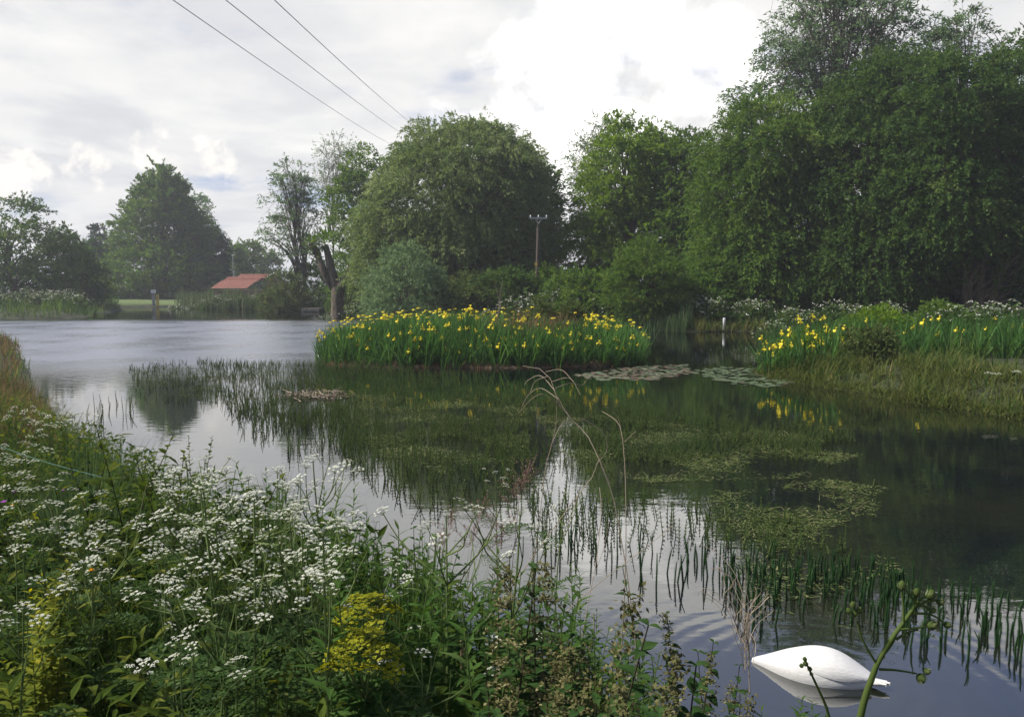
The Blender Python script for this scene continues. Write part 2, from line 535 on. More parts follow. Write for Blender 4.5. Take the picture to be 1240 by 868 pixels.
def build_water():
    m, nt, out = mat_nodes('pond_water')
    N, L = nt.nodes.new, nt.links.new
    dif = N('ShaderNodeBsdfDiffuse'); gls = N('ShaderNodeBsdfGlossy'); gls.inputs['Roughness'].default_value = .02
    tc = N('ShaderNodeTexCoord')
    no = N('ShaderNodeTexNoise'); no.inputs['Scale'].default_value = .55; no.inputs['Detail'].default_value = 7
    L(tc.outputs['Object'], no.inputs['Vector'])
    cr = N('ShaderNodeValToRGB')
    cr.color_ramp.elements[0].color = (.004, .007, .008, 1); cr.color_ramp.elements[1].color = (.018, .020, .010, 1)
    cr.color_ramp.elements[0].position = .4; cr.color_ramp.elements[1].position = .7
    L(no.outputs['Fac'], cr.inputs[0]); L(cr.outputs[0], dif.inputs[0])

    def mth(op, a, b=None, clamp=False):
        n = N('ShaderNodeMath'); n.operation = op; n.use_clamp = clamp
        for i, v in enumerate((a, b)):
            if v is None: continue
            if isinstance(v, (int, float)): n.inputs[i].default_value = v
            else: L(v, n.inputs[i])
        return n.outputs[0]

    def mr(v, a, b, c, d):
        n = N('ShaderNodeMapRange'); n.interpolation_type = 'SMOOTHSTEP'; L(v, n.inputs[0])
        for i, x in enumerate((a, b, c, d)): n.inputs[i + 1].default_value = x
        return n.outputs[0]
    # wind ripples, stronger out on the open western half
    mp = N('ShaderNodeMapping'); mp.inputs['Scale'].default_value = (1.0, 2.1, 1); mp.inputs['Rotation'].default_value = (0, 0, R(12))
    L(tc.outputs['Object'], mp.inputs[0])
    n1 = N('ShaderNodeTexNoise'); n1.inputs['Scale'].default_value = 2.6; n1.inputs['Detail'].default_value = 3
    n2 = N('ShaderNodeTexNoise'); n2.inputs['Scale'].default_value = .30; n2.inputs['Detail'].default_value = 3
    L(mp.outputs[0], n1.inputs['Vector']); L(tc.outputs['Object'], n2.inputs['Vector'])
    sep = N('ShaderNodeSeparateXYZ'); L(tc.outputs['Object'], sep.inputs[0])
    wind = mth('MULTIPLY', mth('MULTIPLY', mr(sep.outputs[1], 17, 26, 0, 1), mr(sep.outputs[1], 51, 59, 1, .05)), mr(sep.outputs[0], -3, -8, 0, 1))
    wind = mth('MULTIPLY', wind, mr(n2.outputs['Fac'], .3, .65, .75, 1.0))
    wind0 = wind
    wind = mth('ADD', mth('MULTIPLY', wind, .022), .0014)
    L(mth('ADD', mth('MULTIPLY', wind0, .30), .02), gls.inputs['Roughness'])
    h = mth('MULTIPLY', n1.outputs['Fac'], wind)
    # rings spreading from the feeding swan
    sx, sy = swan_c
    dx = mth('SUBTRACT', sep.outputs[0], sx); dy = mth('SUBTRACT', sep.outputs[1], sy)
    r = mth('SQRT', mth('ADD', mth('MULTIPLY', dx, dx), mth('MULTIPLY', mth('MULTIPLY', dy, dy), 1.15)))
    n3 = N('ShaderNodeTexNoise'); n3.inputs['Scale'].default_value = 1.6; n3.inputs['Detail'].default_value = 3
    L(tc.outputs['Object'], n3.inputs['Vector'])
    ph = mth('ADD', mth('MULTIPLY', r, 43.0), mth('MULTIPLY', n3.outputs['Fac'], 7.0))
    ring = mth('MULTIPLY', mth('SINE', ph), mth('MULTIPLY', mr(r, .25, .6, 0, 1), mr(r, .8, 2.2, 1, 0)))
    ring = mth('MULTIPLY', ring, mr(n3.outputs['Fac'], .35, .62, .15, 1))
    h = mth('ADD', h, mth('MULTIPLY', ring, .0004))
    bp = N('ShaderNodeBump'); bp.inputs['Strength'].default_value = 1.0; bp.inputs['Distance'].default_value = 1.0
    L(h, bp.inputs['Height']); L(bp.outputs[0], gls.inputs['Normal'])
    fr = N('ShaderNodeFresnel'); fr.inputs[0].default_value = 1.333
    fac = mth('POWER', fr.outputs[0], .42)
    mx = N('ShaderNodeMixShader'); L(fac, mx.inputs[0]); L(dif.outputs[0], mx.inputs[1]); L(gls.outputs[0], mx.inputs[2])
    L(mx.outputs[0], out.inputs[0])
    mb = MB()
    V = np.column_stack([SH, np.zeros(len(SH))])
    me = bpy.data.meshes.new('water')
    # a sheet a little larger than the pond; the banks rise through it
    xs = np.linspace(-64, 22, 44); ys = np.linspace(-8, 92, 51)
    X, Y = np.meshgrid(xs, ys); nx = len(xs)
    i = (np.arange(len(ys) - 1)[:, None] * nx + np.arange(nx - 1)[None]).ravel()
    mb.add(np.stack([X, Y, 0 * X], -1).reshape(-1, 3), np.stack([i, i + 1, i + nx + 1, i + nx], -1))
    tag(mb.build('water', m, None, True), kind='structure')


swan_c = gp(985, 815)
build_water()

# island mound
ISL_C, ISL_RX, ISL_RY = (-1.0, 27.6), 5.35, 4.55


def isl_d(x, y):
    p = 3.2
    return 1 - (np.abs((x - ISL_C[0]) / ISL_RX) ** p + np.abs((y - ISL_C[1]) / ISL_RY) ** p) ** (1 / p)


def isl_z(x, y):
    return -.25 + .32 * smooth(isl_d(x, y) * 9 + .55) + .38 * smooth(isl_d(x, y) * 1.6)


def build_island():
    mb = MB()
    xs = np.linspace(-7.2, 5.2, 80); ys = np.linspace(22.3, 33, 60)
    X, Y = np.meshgrid(xs, ys); nx = len(xs)
    i = (np.arange(len(ys) - 1)[:, None] * nx + np.arange(nx - 1)[None]).ravel()
    Z = isl_z(X, Y) + rng.normal(0, .012, X.shape)
    mb.add(np.stack([X, Y, Z], -1).reshape(-1, 3), np.stack([i, i + 1, i + nx + 1, i + nx], -1))
    tag(mb.build('island', solidmat('island_soil', (.05, .040, .025), (.11, .085, .05), 5, .95, .5), None, True), kind='structure')


build_island()


# ------------------------------------------------------------------ trees
def tree(name, label, cat, base_px, Y, lobes_px, mat, boughs=90, sprays=22, per=11, leaf=(.26, .055), spray=.9,
         droop=.9, bough_r=(.16, .30), trunk_r=.28, bark='bark', trunks=1, fill=.25, limb=.45, twigs=False, spread=1.0,
         group='trees beyond the pond', low=None, dy=1.0, lift=.35, skirt=3.2, shell=.4):
    """lobes_px: (px, py, rx, ry) ellipses measured in the photo, given real depth at distance Y"""
    k = Y / F_PX
    lob = []
    for (px, py, rx, ry) in lobes_px:
        c = at(px, py, Y + rng.uniform(-.25, .25) * rx * k * dy)
        lob.append((c, np.array([rx * k, rx * k * .92 * dy, ry * k])))
    bx = at(base_px, 345, Y)[0]
    bz = float(ground_z(np.array([bx]), np.array([Y]))[0])
    if skirt:
        for i, (c, r) in enumerate(lob):
            gap = c[2] - r[2] - bz
            if gap < skirt:
                t_ = c[2] + r[2]; r[2] = (t_ - bz) / 2 * 1.04; c[2] = bz + r[2] * .94
    base = np.array([bx, Y, bz])
    vol = np.array([np.prod(r) ** (2 / 3) for c, r in lob]); vol /= vol.sum()
    # boughs: secondary clumps studding each lobe
    BC, BR = [], []
    for (c, r), v in zip(lob, vol):
        n = max(4, int(boughs * v))
        d = sphere_dirs(n)
        q = np.where(rng.random(n) < fill, rng.uniform(.25, .7, n), rng.uniform(.74, .95, n))[:, None]
        b = c + d * r * q
        br = rng.uniform(*bough_r, n) * np.mean(r)
        for p_, rr in zip(b, br):
            if p_[2] - .3 * rr < bz + .1: p_[2] = bz + .1 + .5 * rr
            inside = any(((((p_ - c2) / r2) ** 2).sum() < .22) for c2, r2 in lob if c2 is not c)
            if inside and rng.random() > .3: continue
            BC.append(p_); BR.append(rr)
    BC = np.array(BC); BR = np.array(BR)
    cen = sum(c * w for (c, r), w in zip(lob, vol))
    root = empty(name, base)
    tag(root, label, cat, group)
    # wood
    mb = MB()
    top = max(c[2] + r[2] * .55 for c, r in lob)
    for t in range(trunks):
        off = np.array([(t - (trunks - 1) / 2) * trunk_r * 2.2, rng.normal(0, .2), 0])
        tx = cen[0] + off[0] * spread * 3
        pts = spline([base + off - [0, 0, .3], base * .75 + np.array([tx, cen[1], 0]) * .25 + off + [0, 0, (top - bz) * .3 + (0 if True else 0) - base[2] * 0 - bz * .25 * 0],
                      np.array([base[0] * .4 + tx * .6 + rng.normal(0, .2), base[1] * .5 + cen[1] * .5, bz + (top - bz) * .62]),
                      np.array([tx + rng.normal(0, .3), cen[1], bz + (top - bz) * .95])], 9)
        pts[1:, :2] += rng.normal(0, .06, (8, 2))
        stems(mb, pts - base, np.linspace(trunk_r, trunk_r * .16, 9), 7)
        sel = np.where(rng.random(len(BC)) < limb / trunks)[0]
        if len(sel):
            tt = np.clip((BC[sel, 2] - bz) / (top - bz) * .75 - .08, .12, .9)
            idx = tt * 8
            i0 = idx.astype(int); u = (idx - i0)[:, None]
            S0 = pts[i0] * (1 - u) + pts[np.minimum(i0 + 1, 8)] * u
            E = BC[sel]
            mid = S0 * .5 + E * .5 + np.array([0, 0, 1]) * (np.linalg.norm(E - S0, axis=1) * .12)[:, None] + rng.normal(0, .12, E.shape)
            PT = np.stack([S0, S0 * .7 + mid * .3, mid, mid * .45 + E * .55, E], 1)
            r0 = trunk_r * (1 - tt) * .45 + .015
            stems(mb, PT - base, r0[:, None] * np.array([1, .8, .6, .4, .15]), 5)
    # foliage sprays
    n = len(BC) * sprays
    bi = np.repeat(np.arange(len(BC)), sprays)
    d = sphere_dirs(n)
    d[:, 2] = np.abs(d[:, 2]) * .75 + d[:, 2] * .25
    d = nrm(d)
    rad = BR[bi][:, None] * rng.uniform(.35, 1.15, n)[:, None]
    P0 = BC[bi] + d * rad * np.array([1, 1, .8])
    ish = rng.random(n) < shell
    li = rng.choice(len(lob), n, p=vol)
    LC = np.array([c for c, r in lob])[li]; LR = np.array([r for c, r in lob])[li]
    dd = sphere_dirs(n)
    wob = 1 + .10 * np.sin(dd[:, 0] * 5 + li) * np.sin(dd[:, 1] * 4 + 2 * li) + .08 * np.sin(dd[:, 2] * 7 + li)
    PS = LC + dd * LR * (rng.uniform(.72, 1.0, n) * wob)[:, None]
    PS[:, 2] = np.maximum(PS[:, 2], bz + rng.uniform(.1, .8, n))
    P0 = np.where(ish[:, None], PS, P0); d = np.where(ish[:, None], dd, d)
    out = nrm((P0 - cen) * np.array([1, 1, .6]))
    sd = nrm(d * .7 + out * .6 + rng.normal(0, .35, (n, 3)) + np.array([0, 0, lift]))
    sl = spray * rng.uniform(.55, 1.25, n)
    btone = np.where(ish, rng.normal(.48, .15, n), rng.normal(.48, .17, len(BC))[bi] + rng.normal(0, .10, n))
    if twigs:
        sel = rng.random(n) < .5
        A = BC[bi][sel]; E = P0[sel] + sd[sel] * sl[sel][:, None] * .6
        stems(mb, np.stack([A, A * .5 + E * .5 + [0, 0, .1], E], 1) - base, np.array([.022, .013, .005]), 3)
    mb.build('trunk', M[bark], root, True)
    t = rng.uniform(0, 1, (n, per))
    bend = droop * rng.uniform(.5, 1.2, n)
    pos = P0[:, None] + sd[:, None] * (sl[:, None] * t)[..., None]
    pos[..., 2] -= (bend * sl)[:, None] * t ** 2 * .8
    tang = sd[:, None] * np.ones((n, per, 1)); tang[..., 2] -= (bend[:, None] * t * 1.5)
    dirs = nrm(nrm(tang) + rng.normal(0, .55, (n, per, 3)))
    pos = pos + rng.normal(0, .05 * spray, pos.shape)
    pos = pos.reshape(-1, 3); dirs = dirs.reshape(-1, 3)
    keep = pos[:, 2] > bz + (low if low is not None else .05)
    tone = (np.repeat(btone, per) + rng.normal(0, .13, n * per))[keep]
    pos = pos[keep] - base; dirs = dirs[keep]
    Ls = leaf[0] * rng.uniform(.65, 1.25, len(pos)); Ws = leaf[1] * rng.uniform(.7, 1.25, len(pos))
    mb = MB()
    leaves(mb, pos, dirs, Ls, Ws, TRI, U=sphere_dirs(len(pos)), tone=np.clip(tone, 0, 1))
    mb.build('crown', M[mat], root)
    return root


FT = 'trees on the far left bank'
RT = 'trees along the right bank'
WT = 'trees behind the island'
# far left
tree('broadleaf_tree', 'dark spreading tree at the left edge of the far bank', 'tree', 15, 74,
     [(8, 290, 66, 46), (55, 305, 45, 36), (-40, 290, 50, 45), (20, 330, 80, 22)], 'dark', 120, 26, 10, (.30, .085), .9, .6, group=FT, trunk_r=.3)
tree('broadleaf_tree', 'low dark rounded tree right of the spreading tree, far left bank', 'tree', 78, 78,
     [(72, 312, 34, 32), (98, 328, 26, 20)], 'dark', 60, 26, 10, (.30, .085), .9, .6, group=FT, trunk_r=.2)
tree('spruce_tree', 'small dark spruce just left of the tall pointed tree', 'tree', 121, 116,
     [(121, 290, 9, 16), (120, 306, 16, 14), (120, 324, 22, 16)], 'needle', 60, 26, 11, (.38, .09), .9, .7, group=FT, trunk_r=.18)
tree('broadleaf_tree', 'tall pointed broad tree beside the red roof, far bank', 'tree', 196, 112,
     [(196, 232, 24, 30), (194, 258, 38, 34), (198, 290, 60, 38), (196, 322, 62, 26), (210, 248, 20, 28)], 'mid', 190, 36, 12, (.42, .125), 1.3, .5, group=FT, trunk_r=.4, lift=.7)
tree('broadleaf_tree', 'loose pale tree showing behind the tall pointed tree', 'tree', 240, 122,
     [(238, 262, 18, 26), (250, 290, 18, 24)], 'pale', 34, 18, 9, (.36, .10), 1.1, .5, group=FT, trunk_r=.2, fill=.1, twigs=True)
tree('broadleaf_tree', 'dark layered tree between pointed tree and red roof', 'tree', 250, 116,
     [(254, 308, 22, 22), (246, 328, 26, 18)], 'needle', 60, 28, 11, (.40, .11), 1.1, .4, group=FT, trunk_r=.2)
for i, (px, w, top) in enumerate(((283, 16, 302), (303, 15, 300), (322, 14, 308), (104, 20, 300))):
    tree('distant_tree', ['distant round tree behind the antenna mast, left of two', 'distant round tree above the red roof, right of two',
                          'distant low tree between red roof and slender trees', 'distant tree filling the gap left of the small spruce'][i], 'tree', px, 135 + 6 * i,
         [(px, (top + 345) / 2 - 6, w, (345 - top) / 2)], 'mid', 30, 22, 10, (.45, .13), 1.2, .5, group='distant trees', trunk_r=.25)
# slender pair and sparse tree
tree('slender_tree', 'slender airy twin-stemmed tree left of the pollard willow', 'tree', 366, 76,
     [(352, 215, 20, 22), (350, 245, 27, 30), (366, 265, 20, 35), (340, 280, 20, 20), (365, 300, 22, 18)], 'pale', 70, 13, 9, (.26, .06), 1.0, .7, shell=.25,
     group=WT, trunk_r=.22, trunks=2, fill=.2, twigs=True, limb=.9, spread=.6)
tree('slender_tree', 'sparse thin-leaved tree rising behind the slender twin stems', 'tree', 402, 90,
     [(412, 192, 28, 28), (398, 225, 20, 22)], 'pale', 46, 12, 6, (.22, .055), 1.0, .4, group=WT, trunk_r=.16, fill=.3, twigs=True, limb=.9)
tree('broadleaf_tree', 'upright green tree behind the pollard, left side of great willow', 'tree', 436, 70,
     [(440, 215, 24, 38), (425, 255, 28, 42), (440, 300, 34, 30)], 'mid', 90, 24, 10, (.26, .075), .9, .6, group=WT, trunk_r=.25, limb=.3)
tree('willow_tree', 'great domed grey-green willow behind the iris island', 'tree', 565, 58,
     [(560, 232, 92, 80), (500, 262, 66, 80), (610, 262, 66, 80), (555, 305, 110, 52), (480, 295, 55, 50), (585, 200, 60, 48)], 'willow',
     430, 44, 14, (.27, .050), 1.0, 1.3, group=WT, trunk_r=.55, fill=.15)
tree('broadleaf_tree', 'darker green tree on the right flank of the great willow', 'tree', 640, 63,
     [(640, 250, 38, 52), (635, 300, 46, 46), (655, 280, 22, 40)], 'dark', 120, 26, 11, (.27, .075), .9, .7, group=WT, trunk_r=.3)
tree('willow_bush', 'rounded grey-green willow bush at the foot of the great willow', 'bush', 492, 49,
     [(490, 330, 42, 30), (470, 345, 28, 22), (515, 345, 26, 22)], 'pale', 90, 26, 11, (.22, .035), .8, .9, group='bushes beyond the pond', trunk_r=.1, lift=.9)
tree('conifer_bush', 'soft young conifer bush at the water edge left of jetty', 'bush', 345, 73.5,
     [(345, 345, 20, 16), (347, 362, 26, 14), (330, 362, 14, 10)], 'olive', 60, 24, 10, (.26, .05), .8, .3, group='bushes beyond the pond', trunk_r=.08, lift=.9)
for px, Y, rx, top, mt, lb in ((432, 68, 34, 330, 'mid', 'green bush filling the ground behind the pollard trunk'), (385, 78, 30, 320, 'mid', 'green bush between slender trees and pollard willow'),
                               (560, 50, 40, 338, 'olive', 'low dark thicket under the great willow'),
                               (610, 51, 45, 330, 'dark', 'dark thicket left of the power pole foot'), (694, 47, 30, 332, 'mid', 'low bush right of the power pole'), (665, 52, 26, 330, 'mid', 'small bush at the power pole foot'),
                               (722, 46, 30, 335, 'mid', 'leafy thicket left of the round willow bush'), (845, 46, 40, 338, 'mid', 'leafy thicket right of the round willow bush'),
                               (90, 82, 40, 338, 'mid', 'hedge bush under the dark left trees'), (150, 118, 44, 338, 'dark', 'dark hedge behind the small lawn')):
    tree('bush', lb, 'bush', px, Y, [(px, (top + 368) / 2 if Y < 60 else (top + 356) / 2, rx, (368 - top) / 2 if Y < 60 else (358 - top) / 2), (px + rx * .5, 350, rx * .6, 14)], mt,
         44, 24, 10, (.24, .06), .8, .6, group='bushes beyond the pond', trunk_r=.07, lift=.6)
# right group
tree('broadleaf_tree', 'fresh green rounded tree right of the sky gap', 'tree', 765, 57,
     [(762, 205, 50, 58), (742, 245, 48, 60), (725, 295, 40, 45), (800, 215, 40, 52), (770, 290, 60, 50)], 'lime', 230, 36, 13, (.23, .065), .9, .8, group=RT, trunk_r=.4, fill=.15)
tree('slender_tree', 'thin sparse tree edge showing left of the fresh green tree', 'tree', 722, 66,
     [(728, 175, 26, 30), (708, 205, 20, 30)], 'pale', 40, 13, 7, (.22, .055), 1.0, .5, group=RT, trunk_r=.14, twigs=True, limb=.8)
tree('broadleaf_tree', 'shaded green tree between fresh green tree and dark grove', 'tree', 838, 54,
     [(835, 215, 38, 52), (840, 270, 50, 60), (850, 320, 50, 34)], 'mid', 150, 34, 13, (.23, .062), .9, .8, group=RT, trunk_r=.35)
tree('round_willow_bush', 'neat round willow bush standing before the right-hand trees', 'bush', 782, 43.5,
     [(782, 322, 38, 30), (760, 338, 25, 18), (806, 338, 24, 18)], 'mid', 100, 30, 12, (.17, .032), .7, .7, group='bushes beyond the pond', trunk_r=.1, lift=.9)
tree('willow_tree', 'massive dark willow, left part of the dark grove', 'tree', 930, 47,
     [(925, 190, 62, 72), (900, 240, 58, 78), (965, 230, 65, 90), (930, 305, 80, 55), (885, 310, 50, 50)], 'mid', 310, 40, 14, (.23, .048), 1.0, 1.1, group=RT, trunk_r=.5, fill=.15)
tree('tall_tree', 'tall airy tree rising above the dark grove against the sky', 'tree', 1010, 54,
     [(985, 40, 50, 50), (1040, 30, 55, 48), (1000, 105, 60, 40), (955, 75, 34, 34), (1075, 70, 40, 50), (1005, -25, 55, 35), (1060, -15, 40, 30), (925, 120, 40, 22)], 'pale', 190, 14, 10, (.27, .06), 1.1, .9,
     group=RT, trunk_r=.34, fill=.35, twigs=True, limb=.35, shell=.3)
tree('broadleaf_tree', 'dense dark tree in the middle of the dark grove', 'tree', 1060, 45,
     [(1050, 150, 58, 62), (1085, 115, 55, 50), (1050, 230, 75, 80), (1065, 305, 85, 55)], 'dark', 290, 38, 14, (.20, .055), .9, .9, group=RT, trunk_r=.45, fill=.15)
tree('broadleaf_tree', 'dense dark tree with bare lower stems at the right edge', 'tree', 1185, 42,
     [(1150, 140, 60, 65), (1195, 200, 70, 90), (1135, 230, 62, 75), (1225, 130, 40, 70), (1250, 230, 60, 90), (1150, 270, 70, 40)], 'dark', 310, 38, 14, (.20, .052), .9, .9, group=RT, trunk_r=.3, trunks=3, fill=.15, spread=.5)
tree('tall_tree', 'small airy crown poking above the far right trees', 'tree', 1165, 50,
     [(1160, 32, 30, 28), (1175, 75, 40, 40), (1140, 70, 30, 30)], 'pale', 70, 10, 9, (.24, .05), .9, .9, group=RT, trunk_r=.2, fill=.3, twigs=True, limb=.8, shell=.15)
tree('broadleaf_tree', 'dark tree cut off by the right picture edge', 'tree', 1275, 46,
     [(1262, 110, 46, 70), (1270, 200, 60, 110), (1260, 310, 60, 60)], 'mid', 170, 28, 11, (.26, .065), .9, .9, group=RT, trunk_r=.35)
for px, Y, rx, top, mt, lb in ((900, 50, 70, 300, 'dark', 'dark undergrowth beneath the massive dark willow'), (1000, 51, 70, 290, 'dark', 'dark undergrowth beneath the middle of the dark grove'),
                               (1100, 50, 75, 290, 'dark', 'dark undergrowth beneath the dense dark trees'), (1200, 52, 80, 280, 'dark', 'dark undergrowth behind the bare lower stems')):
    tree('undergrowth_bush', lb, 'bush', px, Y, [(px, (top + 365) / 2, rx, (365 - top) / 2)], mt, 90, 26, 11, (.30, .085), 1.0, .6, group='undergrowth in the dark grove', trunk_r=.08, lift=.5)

# ------------------------------------------------------------------ pollard willow, house, pole, cables and small fixtures
def px_path(pts, Y):
    """pts: (px, py[, dY]) measured in the photo, set at distance Y"""
    return np.array([at(p[0], p[1], Y + (p[2] if len(p) > 2 else 0)) for p in pts])


def build_pollard():
    Y = 60.0
    b = at(407, 376, Y); b[2] = float(ground_z(np.array([b[0]]), np.array([Y]))[0])
    root = empty('pollard_willow', b)
    tag(root, 'old pollard willow with bare forked trunk left of the great willow', 'tree', WT)
    mb = MB()
    tr = px_path([(410, 384), (409, 362), (410, 347), (407, 338)], Y)
    stems(mb, spline(tr, 7) - b, [.62, .50, .48, .50, .52, .50, .40], 9)
    for pts, r in (([(404, 348), (393, 330), (384, 308), (376, 297), (381, 292)], (.34, .12)), ([(407, 345), (401, 325), (397, 308), (395, 298)], (.36, .20)),
                   ([(411, 348), (420, 333), (426, 318), (434, 304)], (.27, .13)), ([(388, 318), (386, 305), (380, 296)], (.16, .08))):
        stems(mb, spline(px_path([(p[0], p[1], rng.normal(0, .3)) for p in pts], Y), 9) - b, np.linspace(r[0], r[1], 9), 7)
    mb.build('trunk', M['bark'], root, True)
    mb = MB()
    for px, py, n, rr in ((395, 291, 260, 1.1), (378, 294, 180, .8), (436, 299, 200, .9), (388, 312, 40, .6)):
        c = at(px, py, Y) - b
        d = sphere_dirs(n)
        leaves(mb, c + d * rr * rng.random((n, 1)) ** .5 * .8, nrm(d + np.array([0, 0, .6])), .36, .07, tone=np.clip(rng.normal(.5, .2, n), 0, 1))
    mb.build('crown', M['mid'], root)


build_pollard()


def build_house():
    Y = 84.6
    k = Y / F_PX
    o = at(283, 349, Y)
    root = empty('tiled_house', (o[0], o[1] + 1.7, 0.5), 0, .88)
    tag(root, 'low house with stepped red tiled roof among the far trees', 'house')
    r0 = np.array(root.location)

    def part(name, mb, mat): return mb.build(name, M[mat], root)
    # walls
    W = MB(); box(W, (-2.6, -1.4, 0), (2.6, 4.2, 1.55)); part('wall', W, 'brick')
    # roof: three stepped bays with overlapping tile courses
    def slope(x0, x1, z0, z1, y0, y1, sk):
        mb = MB(); n = 7
        for i in range(n):
            a, b_ = i / n, (i + 1) / n
            za, zb = z0 + (z1 - z0) * a, z0 + (z1 - z0) * b_
            ya, yb = y0 + (y1 - y0) * a, y0 + (y1 - y0) * b_
            xa, xb = x0 + sk * a, x1 + sk * a
            V = [(xa, ya - .05, za), (xb, ya - .05, za), (xb, yb, zb), (xa, yb, zb), (xa, ya - .05, za + .07), (xb, ya - .05, za + .07), (xb, yb, zb + .02), (xa, yb, zb + .02)]
            mb.add(V, [(0, 3, 2, 1), (4, 5, 6, 7), (0, 1, 5, 4), (1, 2, 6, 5), (2, 3, 7, 6), (3, 0, 4, 7)])
        return mb
    ez, mz, tz = [(at(283, v, Y)[2] - .5) / .88 for v in (349.5, 341, 332.5)]
    part('roof', slope(-2.75, 1.55, ez, mz + .05, -1.9, .2, .55), 'tile')
    part('roof', slope(-2.15, 2.15, mz - .05, tz - .25, .1, 1.6, .35), 'tile')
    rf_ = part('roof', slope(-.95, 2.55, tz - .65, tz, 1.2, 2.6, .25), 'tile')
    mb = MB(); stems(mb, [[(-.75, 2.62, tz + .03), (2.85, 2.62, tz + .03)]], .09, 6); mb.build('ridge_tile', M['tile'], rf_)
    for s_, (xa, xb) in enumerate(((2.35, 3.5), (3.5, 5.4))):
        mb = MB()
        za, zb = (tz - .35, tz + .28) if s_ == 0 else (tz + .28, tz - .75)
        stems(mb, [[(xa, 2.9, za), (xb, 2.9, zb)]], .085, 4); part('bargeboard', mb, 'whitepaint')
    mb = MB(); mb.add([(2.4, 2.98, tz - .6), (5.2, 2.98, tz - .9), (3.5, 2.98, tz + .2), (3.6, 2.98, 0), (5.0, 2.98, 0)], [(0, 1, 2)]); mb.add([(2.5, 2.98, 0), (5.1, 2.98, 0), (5.1, 2.98, tz - .85), (2.5, 2.98, tz - .6)], [(0, 1, 2, 3)])
    part('gable_wall', mb, 'brick')
    # mast
    p = at(283, 345, 100); top = at(283, 309, 100)
    r2 = empty('antenna_mast', (p[0], p[1], .6)); tag(r2, 'thin grey mast standing behind the red roof', 'mast')
    mb = MB(); stems(mb, [[(0, 0, 0), (0, 0, top[2] - .6)]], .05, 6); mb.build('post', M['steel'], r2)
    mb = MB(); stems(mb, [[(-.12, 0, top[2] - .62), (.35, 0, top[2] - .55)]], .04, 5); mb.build('arm', M['steel'], r2)


build_house()


def build_pole():
    Y = 51.0
    top = at(652, 264.5, Y); foot = at(649, 345, Y)
    gz = float(ground_z(np.array([foot[0]]), np.array([Y]))[0])
    root = empty('power_pole', (foot[0], Y, gz))
    tag(root, 'brown wooden power pole with crossarm against the great willow', 'utility pole')
    r0 = np.array([foot[0], Y, gz]); t = top - r0
    mb = MB(); stems(mb, [[(0, 0, -.2), tuple(t * .5), tuple(t)]], np.array([.12, .105, .085]), 8); mb.build('post', M['pole'], root, True)
    mb = MB(); box(mb, t + [-.56, -.14, -.05], t + [.56, -.06, .06]); arm_ = mb.build('crossarm', M['steel'], root)
    for s_ in (-1, 1):
        mb = MB(); stems(mb, [[tuple(t + [s_ * .22, -.10, -.03]), tuple(t + [0, -.12, -.32])]], .03, 4); mb.build('brace', M['steel'], root)
    for x in (-.5, 0, .5):
        mb = MB(); stems(mb, [[tuple(t + [x, -.10, .05]), tuple(t + [x, -.10, .12]), tuple(t + [x, -.10, .2])]], np.array([.03, .05, .02]), 6); mb.build('insulator', M['whitepaint'], arm_)
    mb = MB(); z = at(650, 320, Y)[2] - gz
    box(mb, (-.09, -.19, z - .1), (.09, -.15, z + .1)); mb.build('warning_plate', M['yellowpaint'], root)


build_pole()


def build_cables():
    for i, (a, m_, b, lb) in enumerate((((209, 0), (335, 89), (457, 166), 'leftmost of the three overhead cables crossing the sky'),
                                        ((273, 0), (383, 84), (484, 160), 'middle of the three overhead cables crossing the sky'),
                                        ((332, 0), (422, 80), (503, 153), 'rightmost of the three overhead cables crossing the sky'))):
        A = at(*a, 24); B = at(*b, 80)
        Mi = at(*m_, 24 * .0 + 37)
        pts = []
        d = B - A
        for t in np.linspace(-.35, 1.6, 24):
            p = A + d * t
            # slight sag measured half way
            sag = .10 * abs(d[2]) * 4 * (t * (1 - t)) * .22
            p[2] -= sag
            pts.append(p)
        pts = np.array(pts); o = pts[0].copy()
        mb = MB(); stems(mb, pts - o, .014, 5)
        c = mb.build('overhead_cable', M['cable']); c.location = o
        tag(c, lb, 'cable', 'overhead cables')


build_cables()


